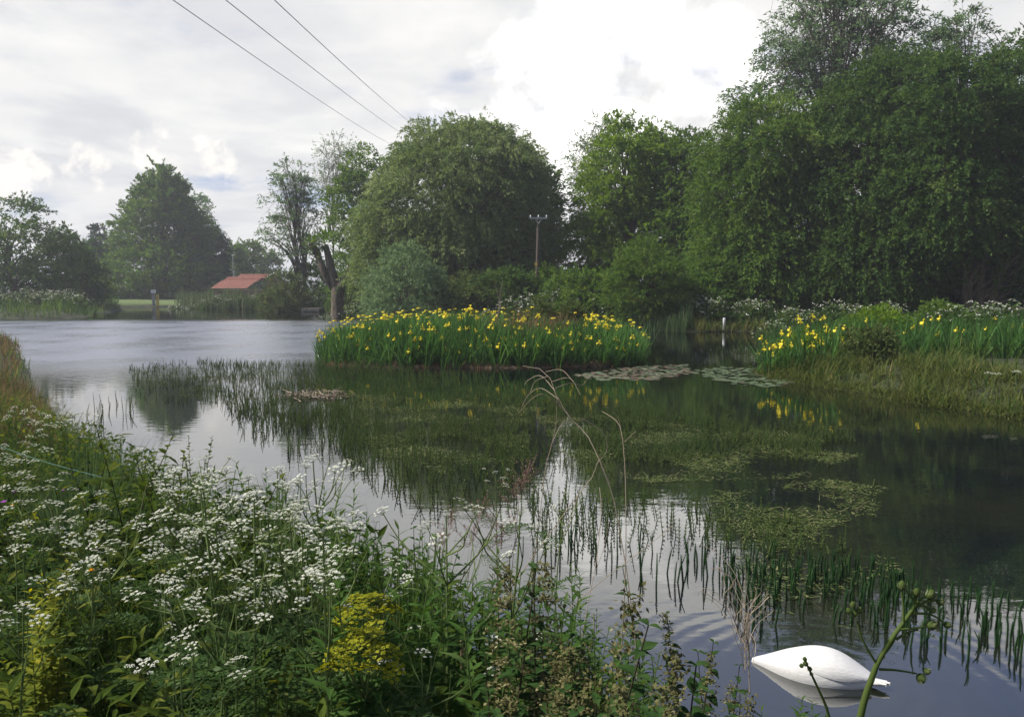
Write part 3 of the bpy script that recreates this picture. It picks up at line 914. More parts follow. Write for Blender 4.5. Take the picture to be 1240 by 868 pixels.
def build_fixtures():
    # jetty
    Y = 72.0
    c = at(377, 377, Y)
    root = empty('wooden_jetty', (c[0], Y, 0)); tag(root, 'small weathered wooden jetty at the far water edge', 'jetty')
    for i in range(6):
        mb = MB(); x = -.75 + i * .255; box(mb, (x, -.5, .26), (x + .235, 1.1, .32)); mb.build('plank', M['plank'], root)
    for x in (-.7, .72):
        mb = MB(); box(mb, (x - .07, -.45, -.3), (x + .07, -.31, .258)); mb.build('post', M['plank'], root)
    mb = MB(); box(mb, (-.76, -.54, .06), (.79, -.505, .3)); mb.build('fascia_board', M['plank'], root)
    # two marker posts on the lawn
    Y = 88.0
    for px, pt, mt, lb, w in ((185.5, 351, 'whitepaint', 'white-topped grey post on the small lawn, left of two', .12), (190.5, 357, 'yellowpaint', 'short yellow post on the small lawn, right of two', .11)):
        a = at(px, pt, Y); gz = float(ground_z(np.array([a[0]]), np.array([Y]))[0])
        root = empty('marker_post', (a[0], Y, gz)); tag(root, lb, 'post')
        h = a[2] - gz
        mb = MB(); box(mb, (-w, -w, 0), (w, w, h * .96)); mb.build('post', M['steel' if mt == 'whitepaint' else mt], root)
        mb = MB(); box(mb, (-w * 1.8, -w * 1.3, h * .8), (w * 1.8, w * 1.3, h + .02)) if mt == 'whitepaint' else box(mb, (-w * 1.1, -w * 1.1, h * .97), (w * 1.1, w * 1.1, h + .04)); mb.build('cap', M[mt], root)
    # white marker post across the channel
    Y = 41.6
    a = at(877, 386, Y)
    root = empty('marker_post', (a[0], Y, .0)); tag(root, 'short white post standing at the channel edge', 'post')
    mb = MB(); stems(mb, [[(0, 0, .0), (0, 0, a[2])]], .07, 8); mb.build('post', M['whitepaint'], root)
    mb = MB(); stems(mb, [[(0, 0, a[2]), (0, 0, a[2] + .05)]], np.array([.085, .05]), 8); mb.build('cap', M['whitepaint'], root)
    # lawn
    mb = MB()
    xs = np.linspace(-52, -33, 20); ys = np.linspace(86.5, 112, 24)
    X, Yy = np.meshgrid(xs, ys); nx = 20
    i = (np.arange(23)[:, None] * nx + np.arange(nx - 1)[None]).ravel()
    mb.add(np.stack([X, Yy, ground_z(X, Yy) + .03 - (shore_dist(X, Yy) < .9) * .6], -1).reshape(-1, 3), np.stack([i, i + 1, i + nx + 1, i + nx], -1))
    tag(mb.build('lawn', solidmat('mown_grass', (.075, .11, .028), (.115, .15, .048), 3, .95), None, True), kind='structure')


build_fixtures()

# ------------------------------------------------------------------ swan
def build_swan():
    tail = gp(1070, 834); neck = gp(911, 800)
    c = np.array([*gp(985, 822), 0])
    ax = np.array([*(tail - neck), 0]); Ln = np.linalg.norm(ax); ax /= Ln
    ang = math.atan2(ax[1], ax[0])
    root = empty('swan', (*( (tail + neck) / 2), 0), ang)
    tag(root, 'white swan feeding with its head and neck under the water', 'swan')
    h = Ln / 2
    # stations along the body, x from neck (-) to tail (+): x, half width, bottom, top, crest
    st = [(-1.0, .014, -.05, .022), (-.92, .028, -.07, .038), (-.80, .050, -.09, .056), (-.64, .088, -.11, .084), (-.46, .125, -.12, .116), (-.26, .150, -.13, .145),
          (-.04, .160, -.13, .164), (.18, .154, -.12, .164), (.38, .134, -.10, .142), (.56, .104, -.07, .108), (.70, .075, -.03, .078), (.82, .046, .01, .054)]
    ns = 24
    mb = MB(); V = []
    for x, w, zb, zt in st:
        for j in range(ns):
            a = 2 * math.pi * j / ns
            ca, sa = math.cos(a), math.sin(a)
            zc = 0.03 * (1 if zt > .1 else zt / .1)
            z = zc + (zt - zc) * sa ** 1 if sa > 0 else zc + (zc - zb) * sa
            y = w * (abs(ca) ** .85) * (1 if ca > 0 else -1)
            V.append((x * h, y, z))
    n = len(st)
    F = []
    for i in range(n - 1):
        for j in range(ns):
            F.append((i * ns + j, i * ns + (j + 1) % ns, (i + 1) * ns + (j + 1) % ns, (i + 1) * ns + j))
    mb.add(V, F)
    mb.add([V[j] for j in range(ns)] + [(-1.03 * h, 0, -.03)], [(j, ns, (j + 1) % ns) for j in range(ns)])
    k = (n - 1) * ns
    mb.add([V[k + j] for j in range(ns)] + [(.87 * h, 0, .05)], [(j, (j + 1) % ns, ns) for j in range(ns)])
    o = mb.build('body', M['feather'], root, True)
    s_ = o.modifiers.new('sub', 'SUBSURF'); s_.levels = 1; s_.render_levels = 2
    # folded wings: overlapping shell of each flank, tips meeting over the tail
    for sd in (-1, 1):
        mb = MB(); V = []
        prof = [(-.58, .95, 1.5, -.012), (-.40, .70, 1.54, -.004), (-.12, .42, 1.56, .006), (.14, .26, 1.565, .012), (.36, .16, 1.565, .016), (.54, .14, 1.56, .018), (.68, .26, 1.55, .018), (.84, .80, 1.5, .016)]
        m = 9
        for x, a0, a1, off in prof:
            xs_ = [q[0] for q in st]
            for j in range(m):
                o_ = off * min(1.0, .12 + j / 3.0)
                w = np.interp(x, xs_, [q[1] for q in st]) + o_; zt = np.interp(x, xs_, [q[3] for q in st]) + o_ * .8
                a = a0 + (a1 + .10 - a0) * j / (m - 1)
                ca = math.cos(a)
                V.append((x * h, sd * w * abs(ca) ** .85 * (1 if ca > 0 else -1), .03 + (zt - .03) * math.sin(a)))
        F = []
        for i in range(len(prof) - 1):
            for j in range(m - 1):
                q = (i * m + j, i * m + j + 1, (i + 1) * m + j + 1, (i + 1) * m + j)
                F.append(q if sd < 0 else q[::-1])
        mb.add(V, F)
        o = mb.build('wing', M['feather'], root, True)
        q = o.modifiers.new('thick', 'SOLIDIFY'); q.thickness = .003; q.offset = -1
        s_ = o.modifiers.new('sub', 'SUBSURF'); s_.levels = 1; s_.render_levels = 2
    # pointed tail
    mb = MB()
    for a in (-.10, 0.0, .10):
        leaves(mb, np.array([[.62 * h, a * .15, .060 - abs(a) * .05]]), np.array([[1, a * .5, -.06]]), .47 * h * (1 - abs(a) * 1.0), .040 - abs(a) * .1, LANCE, U=np.array([[0, a, 1.0]]), fold=-.35, tone=.5)
    o = mb.build('tail', M['feather'], root, True)
    q = o.modifiers.new('thick', 'SOLIDIFY'); q.thickness = .016
    # neck bending down under the surface
    mb = MB()
    stems(mb, spline([(-.86 * h, 0, .005), (-1.0 * h, 0, -.03), (-1.12 * h, .02, -.16), (-1.2 * h, .03, -.38)], 9), np.array([.030, .026, .024, .026, .03, .032, .034, .035, .04]), 10)
    mb.build('neck', M['feather'], root, True)


build_swan()


# ------------------------------------------------------------------ grass and reeds (beyond counting)
def scatter(poly, n):
    p = np.array(poly); lo, hi = p.min(0), p.max(0); out = np.empty((0, 2))
    while len(out) < n:
        q = rng.uniform(lo, hi, (n * 2, 2)); q = q[in_poly(q[:, 0], q[:, 1], p)]
        out = np.vstack([out, q])
    return out[:n]


def px_poly(pts, z=0.0):
    return np.array([gp(px, py, z) for px, py in pts])


def px_scatter(pts, n, z=0.0):
    """even over the picture polygon's own ground area"""
    return scatter(px_poly(pts, z), n)


def grass_patch(name, label, XY, Z, hgt, wid, mat, lean=.35, curl=.9, tm=GRASS3, clump=0, tonebias=0.5):
    n = len(XY)
    mb = MB()
    if clump:
        c = XY[rng.integers(0, max(2, n // clump), n)]
        off = rng.normal(0, .10 * hgt[1] / .6, (n, 2))
        XY = c + off
        Z = None
    if Z is None: Z = ground_z(XY[:, 0], XY[:, 1])
    P = np.column_stack([XY, Z])
    az = rng.uniform(0, 2 * math.pi, n)
    ln = np.abs(rng.normal(0, lean, n))
    D = np.column_stack([np.cos(az) * ln, np.sin(az) * ln, np.ones(n)])
    U = np.column_stack([-np.cos(az), -np.sin(az), np.full(n, .1)])
    if clump:
        U[:, :2] *= 1
    hh = rng.uniform(*hgt, n) * (.75 + .35 * np.sin(XY[:, 0] * 1.7 + 1) * np.sin(XY[:, 1] * 1.3))
    leaves(mb, P, D, hh, wid * rng.uniform(.6, 1.3, n), tm, U=U, curl=rng.uniform(.2, 1.0, n) * curl, tone=np.clip(rng.normal(tonebias, .22, n), 0, 1))
    o = mb.build(name, M[mat]); tag(o, label, 'grass', kind='stuff')
    return o


def land(XY, dmin=.02, dmax=99):
    d = shore_dist(XY[:, 0], XY[:, 1])
    return XY[(d > dmin) & (d < dmax)]


# near left bank
NB = [(-30, 44), (-19, 31), (-13.6, 22), (-10.5, 17), (-8, 13), (-10, 10), (-16, 14), (-22, 20), (-36, 44)]
grass_patch('bank_grass', 'brownish seeding grass along the near left bank', land(scatter(NB, 9000)), None, (.35, .75), .010, 'browngrass', tonebias=.45)
grass_patch('bank_grass', 'green grass along the near left bank', land(scatter(NB, 9000)), None, (.3, .7), .012, 'grass', clump=9)
# right bank
RB = [(6.4, 21.5), (7, 19), (8.7, 14.5), (10.5, 12), (14, 10), (22, 16), (26, 30), (20, 40), (12.5, 36), (8, 25)]
e1 = land(scatter([(6.4, 21.5), (7, 19), (8.7, 14.5), (10.5, 12), (14, 11), (17, 16), (13, 22), (8.5, 24)], 16000), -.15, 3.0)
grass_patch('bank_grass', 'long olive grass hanging over the right bank edge', e1, None, (.4, .75), .011, 'drygrass', lean=.5, curl=1.7, clump=14, tonebias=.35)
grass_patch('bank_grass', 'green sedge along the right bank edge', land(scatter(RB, 12000), -.1, 4), None, (.35, .75), .012, 'grass', lean=.4, curl=1.2, clump=16, tonebias=.4)
grass_patch('meadow_grass', 'rough green meadow grass behind the right bank', land(scatter([(9, 24), (14, 16), (30, 20), (45, 40), (30, 44), (13, 40)], 16000), 1), None, (.5, .95), .022, 'grass', clump=10, tonebias=.45)
grass_patch('bank_edge_litter', 'matted grass and litter along the right bank waterline', land(scatter([(6.2, 22.5), (6.8, 19), (8.4, 14.5), (10, 12), (14, 8), (15, 9.5), (11.5, 13), (9.5, 16), (8, 20), (8, 23.5)], 30000), -.22, .35), None, (.12, .38), .010, 'drygrass', lean=.9, curl=1.6, tonebias=.3)
# far bank fringe
FB = [(-60, 57.5), (-44, 57), (-33, 57.5), (-31.5, 60), (-34.5, 67), (-37, 76), (-44, 90), (-60, 80)]
grass_patch('far_bank_grass', 'tall grass along the far left bank', land(scatter(FB, 6000), .02, 4), None, (.5, 1.3), .04, 'grass', tonebias=.4)
grass_patch('far_bank_grass', 'grassy fringe along the far shore behind the island', land(scatter([(-34, 80), (-20, 73), (-10, 57), (2, 46.5), (9, 40), (16, 38), (20, 50), (0, 62), (-30, 92)], 22000), .02, 6), None, (.4, 1.1), .032, 'grass', tonebias=.45)
grass_patch('far_bank_grass', 'dry brown grass tufts at the channel edge', land(scatter([(9.5, 40.5), (13, 40.5), (13.5, 44), (9, 43)], 1500), .0, 1.6), None, (.4, .9), .02, 'drygrass', tonebias=.7)
# reeds
grass_patch('reed_bed', 'pale-stemmed reeds standing at the far shore before the red roof', land(scatter([(-37, 88), (-30, 80.5), (-21, 78), (-20, 84), (-34, 92)], 4200), -1.2, 3), None, (1.3, 2.1), .035, 'reed', lean=.06, curl=.35, tonebias=.5)
grass_patch('reed_bed', 'green upright reeds in the channel right of the island', land(scatter([(4.5, 46), (6, 42.5), (8.6, 40.4), (9.5, 42), (6.5, 47)], 1500), -1.0, 2), None, (1.1, 1.7), .024, 'reed', lean=.06, curl=.3, tonebias=.35)
grass_patch('rush_tuft', 'dark rush fringe on the far left shore', land(scatter(FB, 2500), -.4, 1.0), None, (.5, 1.0), .04, 'reed', lean=.1, curl=.4, tonebias=.2)


# ------------------------------------------------------------------ yellow flag irises
def iris_meshes():
    fol, flw = [], []
    for v in range(6):
        mb = MB()
        n = 17
        az = rng.uniform(0, 2 * math.pi, n); r = rng.uniform(0, .20, n)
        P = np.column_stack([np.cos(az) * r, np.sin(az) * r, np.full(n, -.05)])
        az2 = az + rng.normal(0, .8, n); ln = np.abs(rng.normal(0, .20, n))
        D = np.column_stack([np.cos(az2) * ln, np.sin(az2) * ln, np.ones(n)])
        U = np.column_stack([-np.cos(az2), -np.sin(az2), np.full(n, .05)])
        cu = np.where(rng.random(n) < .4, rng.uniform(1.0, 2.1, n), rng.uniform(.1, .7, n))
        leaves(mb, P, D, rng.uniform(.8, 1.25, n), rng.uniform(.014, .022, n), IRIS, U=U, curl=cu, fold=.25, tone=np.clip(rng.normal(.42, .22, n), 0, 1))
        st = rng.normal(0, .1, (3, 2))
        PT = np.array([[(x * .5, y * .5, 0), (x, y, .5), (x * 1.3, y * 1.3, 1.0)] for x, y in st])
        stems(mb, PT, np.array([.010, .008, .005]), 4, tone=.4)
        fol.append(mb.mesh('foliage', M['iris']))
    for v in range(3):
        mb = MB()
        for j in range(3):
            a = j * 2.094 + v
            leaves(mb, [[0, 0, 0]], [[math.cos(a), math.sin(a), .35]], .085, .033, PETAL, U=[[0, 0, 1.0]], curl=2.0, tone=.3 + .5 * rng.random())
            a += 1.05
            leaves(mb, [[0, 0, .01]], [[math.cos(a) * .4, math.sin(a) * .4, 1]], .05, .014, PETAL, U=[[-math.cos(a), -math.sin(a), .1]], curl=.4, tone=.8)
        stems(mb, [[(0, 0, -.08), (0, 0, -.03), (0, 0, .005)]], np.array([.006, .010, .012]), 5, tone=.0)
        flw.append(mb.mesh('flower', M['petal']))
    return fol, flw


IF, IL = iris_meshes()


def iris_plant(x, y, z, label, group, nfl, sc=1.0):
    root = empty('iris_plant', (x, y, z), rng.uniform(0, 6.28), sc)
    tag(root, label, 'iris', group)
    obj('foliage', IF[rng.integers(0, len(IF))], root)
    for i in range(nfl):
        s_ = rng.uniform(.85, 1.45)
        obj('flower', IL[rng.integers(0, len(IL))], root, tuple(rng.normal(0, .14, 2)) + (rng.uniform(.42, 1.12),), rng.uniform(0, 6.28), s_)


def build_irises():
    pts = []
    q = np.column_stack([rng.uniform(-6.6, 4.6, 9000), rng.uniform(22.8, 32.4, 9000)])
    d = isl_d(q[:, 0], q[:, 1])
    # mostly the rim facing the viewer and the flanks
    front = (q[:, 1] - (ISL_C[1] - ISL_RY)) / ISL_RY
    wgt = np.where(d > .01, 1.0, 0) * np.where(front < .55, 1.0, .42) * np.where((np.abs(q[:, 0] - .6) < 1.7) & (front > .45) & (front < 1.4), .12, 1)
    q = q[rng.random(len(q)) < wgt]
    keep = []
    for p in q:
        if all((p[0] - k[0]) ** 2 + (p[1] - k[1]) ** 2 > .060 for k in keep): keep.append(p)
        if len(keep) > 900: break
    keep = np.array(keep); keep = keep[np.argsort(keep[:, 1])]
    near = keep[:205]
    for p in near:
        iris_plant(p[0], p[1], float(isl_z(p[0], p[1])) - .02, 'yellow flag iris in the flowering bed on the island', 'irises on the island', int(rng.random() < .45) + int(rng.random() < .3), (.96 + .17 * math.sin(p[0] * 1.9 + 1) * math.sin(p[1] * 1.4)) * rng.uniform(.82, 1.16))
    rest = keep[205:]
    # the back of the bed, beyond counting
    mb = MB()
    n = len(rest) * 13
    P = np.repeat(rest, 13, 0) + rng.normal(0, .13, (n, 2))
    Z = isl_z(P[:, 0], P[:, 1])
    az = rng.uniform(0, 6.28, n); ln = np.abs(rng.normal(0, .2, n))
    D = np.column_stack([np.cos(az) * ln, np.sin(az) * ln, np.ones(n)])
    leaves(mb, np.column_stack([P, Z]), D, rng.uniform(.75, 1.2, n), rng.uniform(.014, .022, n), GRASS4, U=np.column_stack([-np.cos(az), -np.sin(az), np.full(n, .05)]),
           curl=np.where(rng.random(n) < .4, rng.uniform(1, 2, n), .4), tone=np.clip(rng.normal(.42, .2, n), 0, 1))
    m = int(len(rest) * .55)
    fp = rest[rng.integers(0, len(rest), m)] + rng.normal(0, .15, (m, 2))
    fz = isl_z(fp[:, 0], fp[:, 1]) + rng.uniform(.85, 1.2, m)
    for j in range(4):
        a = rng.uniform(0, 6.28, m)
        leaves(mb, np.column_stack([fp, fz]), np.column_stack([np.cos(a), np.sin(a), np.full(m, .4)]), .09, .035, PETAL, U=[[0, 0, 1.0]] * m, curl=1.8, mi=1)
    tag(mb.build('iris_bed', [M['iris'], M['petal']]), 'yellow irises filling the back of the island', 'irises', kind='stuff')
    # right bank
    spots = []
    q = land(scatter([(6.6, 21.4), (7.3, 20.3), (8.3, 20.5), (10, 22), (14, 21), (17, 19.5), (22, 24), (20, 31), (13, 33), (10, 28.5), (7.6, 24)], 4000), .05)
    for p in q:
        if all((p[0] - k[0]) ** 2 + (p[1] - k[1]) ** 2 > .20 for k in spots): spots.append(p)
    spots = np.array(spots); spots = spots[np.argsort(spots[:, 1] + .25 * np.abs(spots[:, 0] - 8))][:160]
    for p in spots:
        tipgroup = p[0] < 9.2 and p[1] < 23.5
        iris_plant(p[0], p[1], float(ground_z(p[:1], p[1:])[0]) - .02,
                   'yellow flag iris at the right bank tip above the pads' if tipgroup else 'yellow flag iris growing in the meadow of the right bank',
                   'irises at the tip of the right bank' if tipgroup else 'irises on the right bank', int(rng.random() < (.6 if tipgroup else .28)) + int(rng.random() < (.9 if tipgroup else .05)) + int(tipgroup), rng.uniform(.95, 1.2))


build_irises()


def build_island_extras():
    # brown dead grass patch and little bushes in the middle of the bed
    q = np.column_stack([rng.normal(.55, .75, 1600), rng.normal(27.2, .9, 1600)])
    grass_patch('dead_grass_patch', 'rusty brown dead grass in the middle of the iris bed', q, isl_z(q[:, 0], q[:, 1]), (.9, 1.45), .014, 'browngrass', lean=.3)
    q = np.column_stack([rng.uniform(-6.4, 4.5, 6000), rng.uniform(22.9, 25, 6000)]); q = q[(isl_d(q[:, 0], q[:, 1]) > -.01) & (isl_d(q[:, 0], q[:, 1]) < .06)]
    grass_patch('island_edge_litter', 'brown dead leaf litter along the island waterline', q, isl_z(q[:, 0], q[:, 1]), (.1, .3), .014, 'browngrass', lean=.9, curl=1.5)
    root = empty('dead_stalk', (*(.62, 27.0), .3)); tag(root, 'forked pale dead stalk standing up from the iris bed', 'stalk')
    a = at(601, 395, 27); b = at(606, 348, 27)
    o = np.array(root.location)
    mb = MB(); stems(mb, spline([a, (a + b) / 2 + [.03, 0, 0], b], 6) - a, np.linspace(.03, .010, 6), 5); mb.build('stem', M['dead'], root)
    for dx, t in ((.16, .55), (-.12, .7), (.10, .8)):
        p = a + (b - a) * t; mb = MB(); stems(mb, [[tuple(p - a), tuple(p - a + [dx * .6, 0, .2]), tuple(p - a + [dx, 0, .5])]], np.array([.014, .010, .005]), 4); mb.build('branch', M['dead'], root)
    root.location = a
    for px, py, r, lb in ((653, 380, 15, 'small round green bush in the iris bed, left of two'), (692, 380, 11, 'small round green bush in the iris bed, right of two')):
        tree('island_bush', lb, 'bush', px, 29.0, [(px, py, r, r * .95), (px, py + 10, r * .9, r)], 'olive', 26, 26, 10, (.10, .022), .3, .3, group='bushes on the island', trunk_r=.03, skirt=.1)


build_island_extras()


# ------------------------------------------------------------------ water plants
def mare_mesh(h, whorls, per, w, simple=False):
    mb = MB()
    stems(mb, [[(0, 0, -.12), (0, 0, h * .5), (rng.normal(0, .02), rng.normal(0, .02), h)]], np.array([.006, .006, .003]), 4, tone=.3)
    for i in range(whorls):
        t = (i + .5) / whorls
        r = w * (1.0 if t < .7 else (1 - (t - .7) / .3 * .75))
        a = np.arange(per) * 2 * math.pi / per + i * .4
        P = np.tile([0, 0, h * t - .01], (per, 1)); D = np.column_stack([np.cos(a), np.sin(a), np.full(per, .55)])
        leaves(mb, P, D, r, .0026, RHOMB, U=[[0, 0, 1.0]] * per, curl=-.3, tone=np.clip(rng.normal(.5, .2, per), 0, 1))
    return mb.mesh('marestail_stem', M['mare'])


def build_marestail():
    regs = [([(155, 446), (238, 438), (300, 441), (300, 470), (250, 492), (165, 480)], 420, (.08, .20)),
            ([(235, 440), (390, 441), (560, 452), (640, 470), (650, 520), (560, 545), (420, 540), (300, 510)], 2500, (.10, .24)),
            ([(260, 470), (420, 500), (640, 520), (640, 560), (560, 590), (440, 578), (360, 556), (290, 520)], 1100, (.12, .28)),
            ([(640, 474), (800, 502), (1000, 516), (1060, 540), (950, 560), (760, 560), (690, 540)], 1500, (.08, .22)),
            ([(430, 580), (560, 590), (660, 540), (720, 560), (740, 640), (690, 680), (560, 640)], 170, (.14, .30)),
            ([(640, 600), (760, 590), (860, 620), (880, 700), (760, 720), (660, 690)], 110, (.14, .28)),
            ([(840, 610), (900, 590), (1000, 660), (1130, 690), (1000, 720), (880, 730)], 210, (.10, .22)),
            ([(880, 700), (1000, 690), (1130, 690), (1130, 760), (1000, 760), (900, 770)], 95, (.10, .20)),
            ([(1040, 690), (1240, 730), (1260, 800), (1130, 800), (1040, 760)], 100, (.10, .20)),
            ([(90, 500), (150, 485), (165, 500), (120, 520)], 30, (.2, .34)),
            ([(500, 470), (900, 500), (900, 560), (640, 590), (500, 560)], 600, (.06, .2))]
    P, H = [], []
    for poly, n, hh in regs:
        q = px_scatter(poly, n)
        # clumpy: keep where a wave pattern allows
        w = np.sin(q[:, 0] * 2.1 + np.sin(q[:, 1] * 1.3)) * np.sin(q[:, 1] * 1.7 + np.cos(q[:, 0] * 1.1))
        q = q[w > -.45 + .5 * rng.random(len(q)) - .25]
        P.append(q); H.append(rng.uniform(*hh, len(q)))
    P = np.vstack(P); H = np.concatenate(H)
    o = np.argsort(np.hypot(P[:, 0], P[:, 1])); P, H = P[o], H[o]
    ms = [mare_mesh(.26, 15, 8, .018), mare_mesh(.26, 14, 8, .020), mare_mesh(.26, 16, 7, .016)]
    for p, h in zip(P[:300], H[:300]):
        c = obj('marestail_stem', ms[rng.integers(0, 3)], None, (p[0], p[1], 0.0), rng.uniform(0, 6.28), (1, 1, h / .26))
        c.rotation_euler[0] = rng.normal(0, .06); c.rotation_euler[1] = rng.normal(0, .06)
        if p[1] > 8.2: z_ = ('marestail stem out in the pond beyond the dead arching stems', 'marestail stems out in the pond')
        elif p[0] < 1.3: z_ = ('marestail stem in the bright water behind the dead arching stems', 'marestail stems in the bright water')
        elif p[0] > 2.6 and p[1] < 6.6: z_ = ('marestail stem in the water right of the swan', 'marestail stems right of the swan')
        else: z_ = ('marestail stem in the dark water behind the swan', 'marestail stems behind the swan')
        tag(c, z_[0], 'water plant', z_[1])
    P, H = P[300:], H[300:]; n = len(P)
    mb = MB()
    lean = rng.normal(0, .05, (n, 2))
    B = np.column_stack([P, np.full(n, -.1)]); T = np.column_stack([P + lean * 1, H])
    stems(mb, np.stack([B, T], 1), np.array([.007, .003]), 3, tone=np.clip(rng.normal(.3, .1, n), 0, 1))
    K = 6; per = 4
    for k in range(K):
        t = (k + .6) / K
        for j in range(per):
            a = j * 2 * math.pi / per + rng.uniform(0, 1.2, n)
            base = np.column_stack([P + lean * t, H * t - .015])
            leaves(mb, base, np.column_stack([np.cos(a), np.sin(a), np.full(n, .9)]), .034 * (1 if t < .75 else .6), .007, TRI, U=[[0, 0, 1.0]] * n, tone=np.clip(rng.normal(.5, .2, n), 0, 1))
    tag(mb.build('marestail_bed', M['mare2']), 'dense bed of dark green marestail standing in the pond', 'water plants', kind='stuff')


build_marestail()


def build_floating():
    mb = MB()
    regs = [([(430, 478), (560, 485), (640, 495), (640, 560), (540, 575), (440, 545)], 22000), ([(640, 492), (800, 512), (960, 524), (1060, 545), (960, 580), (780, 585), (680, 550)], 20000),
            ([(860, 600), (1000, 580), (1070, 590), (1060, 625), (960, 650), (880, 640)], 3600), ([(880, 640), (1060, 650), (1100, 700), (900, 740)], 1600),
            ([(160, 446), (300, 444), (420, 462), (420, 500), (300, 490), (180, 475)], 9000), ([(900, 740), (1000, 740), (1060, 770), (920, 775)], 120)]
    for poly, n in regs:
        q = px_scatter(poly, n)
        w = np.sin(q[:, 0] * 3.3 + 1.5 * np.sin(q[:, 1] * 2.2)) + np.sin(q[:, 1] * 4.1 + 1.2 * np.cos(q[:, 0] * 2.6))
        q = q[w > rng.normal(.15, .5, len(q))]
        m = len(q); a = rng.uniform(0, 6.28, m)
        leaves(mb, np.column_stack([q, rng.uniform(.003, .012, m)]), np.column_stack([np.cos(a), np.sin(a), rng.uniform(-.02, .16, m)]), rng.uniform(.02, .085, m), rng.uniform(.003, .009, m), RHOMB, U=[[0, 0, 1.0]] * m)
        # bent-over straws
        k = m // 34; s_ = q[:k]; a = rng.uniform(0, 6.28, k); Ls = rng.uniform(.08, .26, k)[:, None]
        A = np.column_stack([s_, np.full(k, .006)]); E = A + np.column_stack([np.cos(a), np.sin(a), np.zeros(k)]) * Ls
        Mi = (A + E) / 2 + np.column_stack([rng.normal(0, .04, (k, 2)), rng.uniform(.01, .06, k)])
        stems(mb, np.stack([A, Mi, E], 1), .003, 3, tone=rng.uniform(.5, 1, k))
    tag(mb.build('floating_weed', M['mat']), 'olive mats of weed and straw floating on the pond', 'pond weed', kind='stuff')
    # brown debris raft
    mb = MB(); c = gp(381, 480); k = 160
    a = rng.uniform(0, 3.14, k); s_ = c + rng.normal(0, 1, (k, 2)) * [.32, .28]
    E = np.column_stack([np.cos(a), np.sin(a), rng.uniform(-.05, .3, k)]) * rng.uniform(.15, .4, k)[:, None]
    A = np.column_stack([s_, rng.uniform(.0, .08, k)])
    stems(mb, np.stack([A - E / 2, A + E / 2], 1) - [c[0], c[1], 0], .007, 3, tone=rng.random(k))
    o = mb.build('twig_nest', M['dead']); o.location = (c[0], c[1], 0); tag(o, 'brown raft of dead stems among the marestail', 'nest', kind='stuff')
    # lily pads
    for poly, n, lb, tb in (([(690, 455), (770, 444), (832, 441), (838, 452), (790, 461), (730, 461)], 430, 'reddish water lily pads beside the island tip', .82),
                            ([(832, 450), (870, 444), (915, 446), (965, 462), (940, 470), (880, 465)], 380, 'pale green water lily pads by the right bank tip', .45)):
        mb = MB(); q = px_scatter(poly, n)
        an = np.concatenate([[0], np.linspace(.25, 2 * math.pi - .25, 11)])
        for p in q:
            r = rng.uniform(.05, .10); ph = rng.uniform(0, 6.28); tx, ty = rng.normal(0, .05, 2); z0 = rng.uniform(.004, .014)
            x = np.cos(an + ph) * r; y = np.sin(an + ph) * r; x[0] = y[0] = 0
            V = np.column_stack([p[0] + x, p[1] + y, z0 + x * tx + y * ty])
            mb.add(V, [(0, i, i + 1) for i in range(1, 11)], float(np.clip(rng.normal(tb, .2), 0, 1)))
        o = mb.build('lily_pads', M['pad']); tag(o, lb, 'lily pads', kind='stuff')


build_floating()


# ------------------------------------------------------------------ foreground plants on the near bank
def solve(px, py, H, y0=1.25, y1=16.0):
    """where a plant of height H must stand for its top to meet this line of sight"""
    d = dir_px(px, py)
    Ys = np.linspace(y0, y1, 600)
    P = np.array([0, 0, CAM_Z]) + d[None] * (Ys / d[1])[:, None]
    g = np.maximum(ground_z(P[:, 0], P[:, 1]), 0)
    e = P[:, 2] - g - H
    i = np.where(e < 0)[0]
    i = i[0] if len(i) else len(Ys) - 1
    return P[i, 0], P[i, 1], float(g[i])


def arc(n, k=1.0):
    t = np.linspace(0, 1, n)
    return t


def umbel_mesh(r, rays, flo, mat, fl=.0042, dome=.35, name='umbel'):
    mb = MB()
    a = np.arange(rays) * 2.4 + rng.uniform(0, 6); q = np.sqrt((np.arange(rays) + .5) / rays)
    E = np.column_stack([np.cos(a) * q * r, np.sin(a) * q * r, r * (.75 - dome * q ** 2) + rng.normal(0, r * .04, rays)])
    Z = np.zeros((rays, 3))
    stems(mb, np.stack([Z, E * [.55, .55, .6], E], 1), np.array([.0013, .001, .0008]), 3, tone=.6, mi=0)
    b = np.arange(flo) * 2.4; s_ = np.sqrt((np.arange(flo) + .3) / flo) * r * .175
    F = np.column_stack([np.cos(b) * s_, np.sin(b) * s_, .006 - s_ * s_ / (r * .6)])
    P = (E[:, None] + F[None] + rng.normal(0, .0008, (rays, flo, 3))).reshape(-1, 3)
    n = len(P)
    for k in range(2):
        c = rng.uniform(0, 6.28, n) + k * 1.57
        D = np.column_stack([np.cos(c), np.sin(c), rng.normal(.1, .25, n)])
        leaves(mb, P - nrm(D) * fl, D, fl * 2, fl * .62, RHOMB, U=np.tile([0, 0, 1.0], (n, 1)) + rng.normal(0, .3, (n, 3)), tone=np.clip(rng.normal(.6, .25, n), 0, 1), mi=1)
    return mb.mesh(name, [M['stalk'], M[mat]])


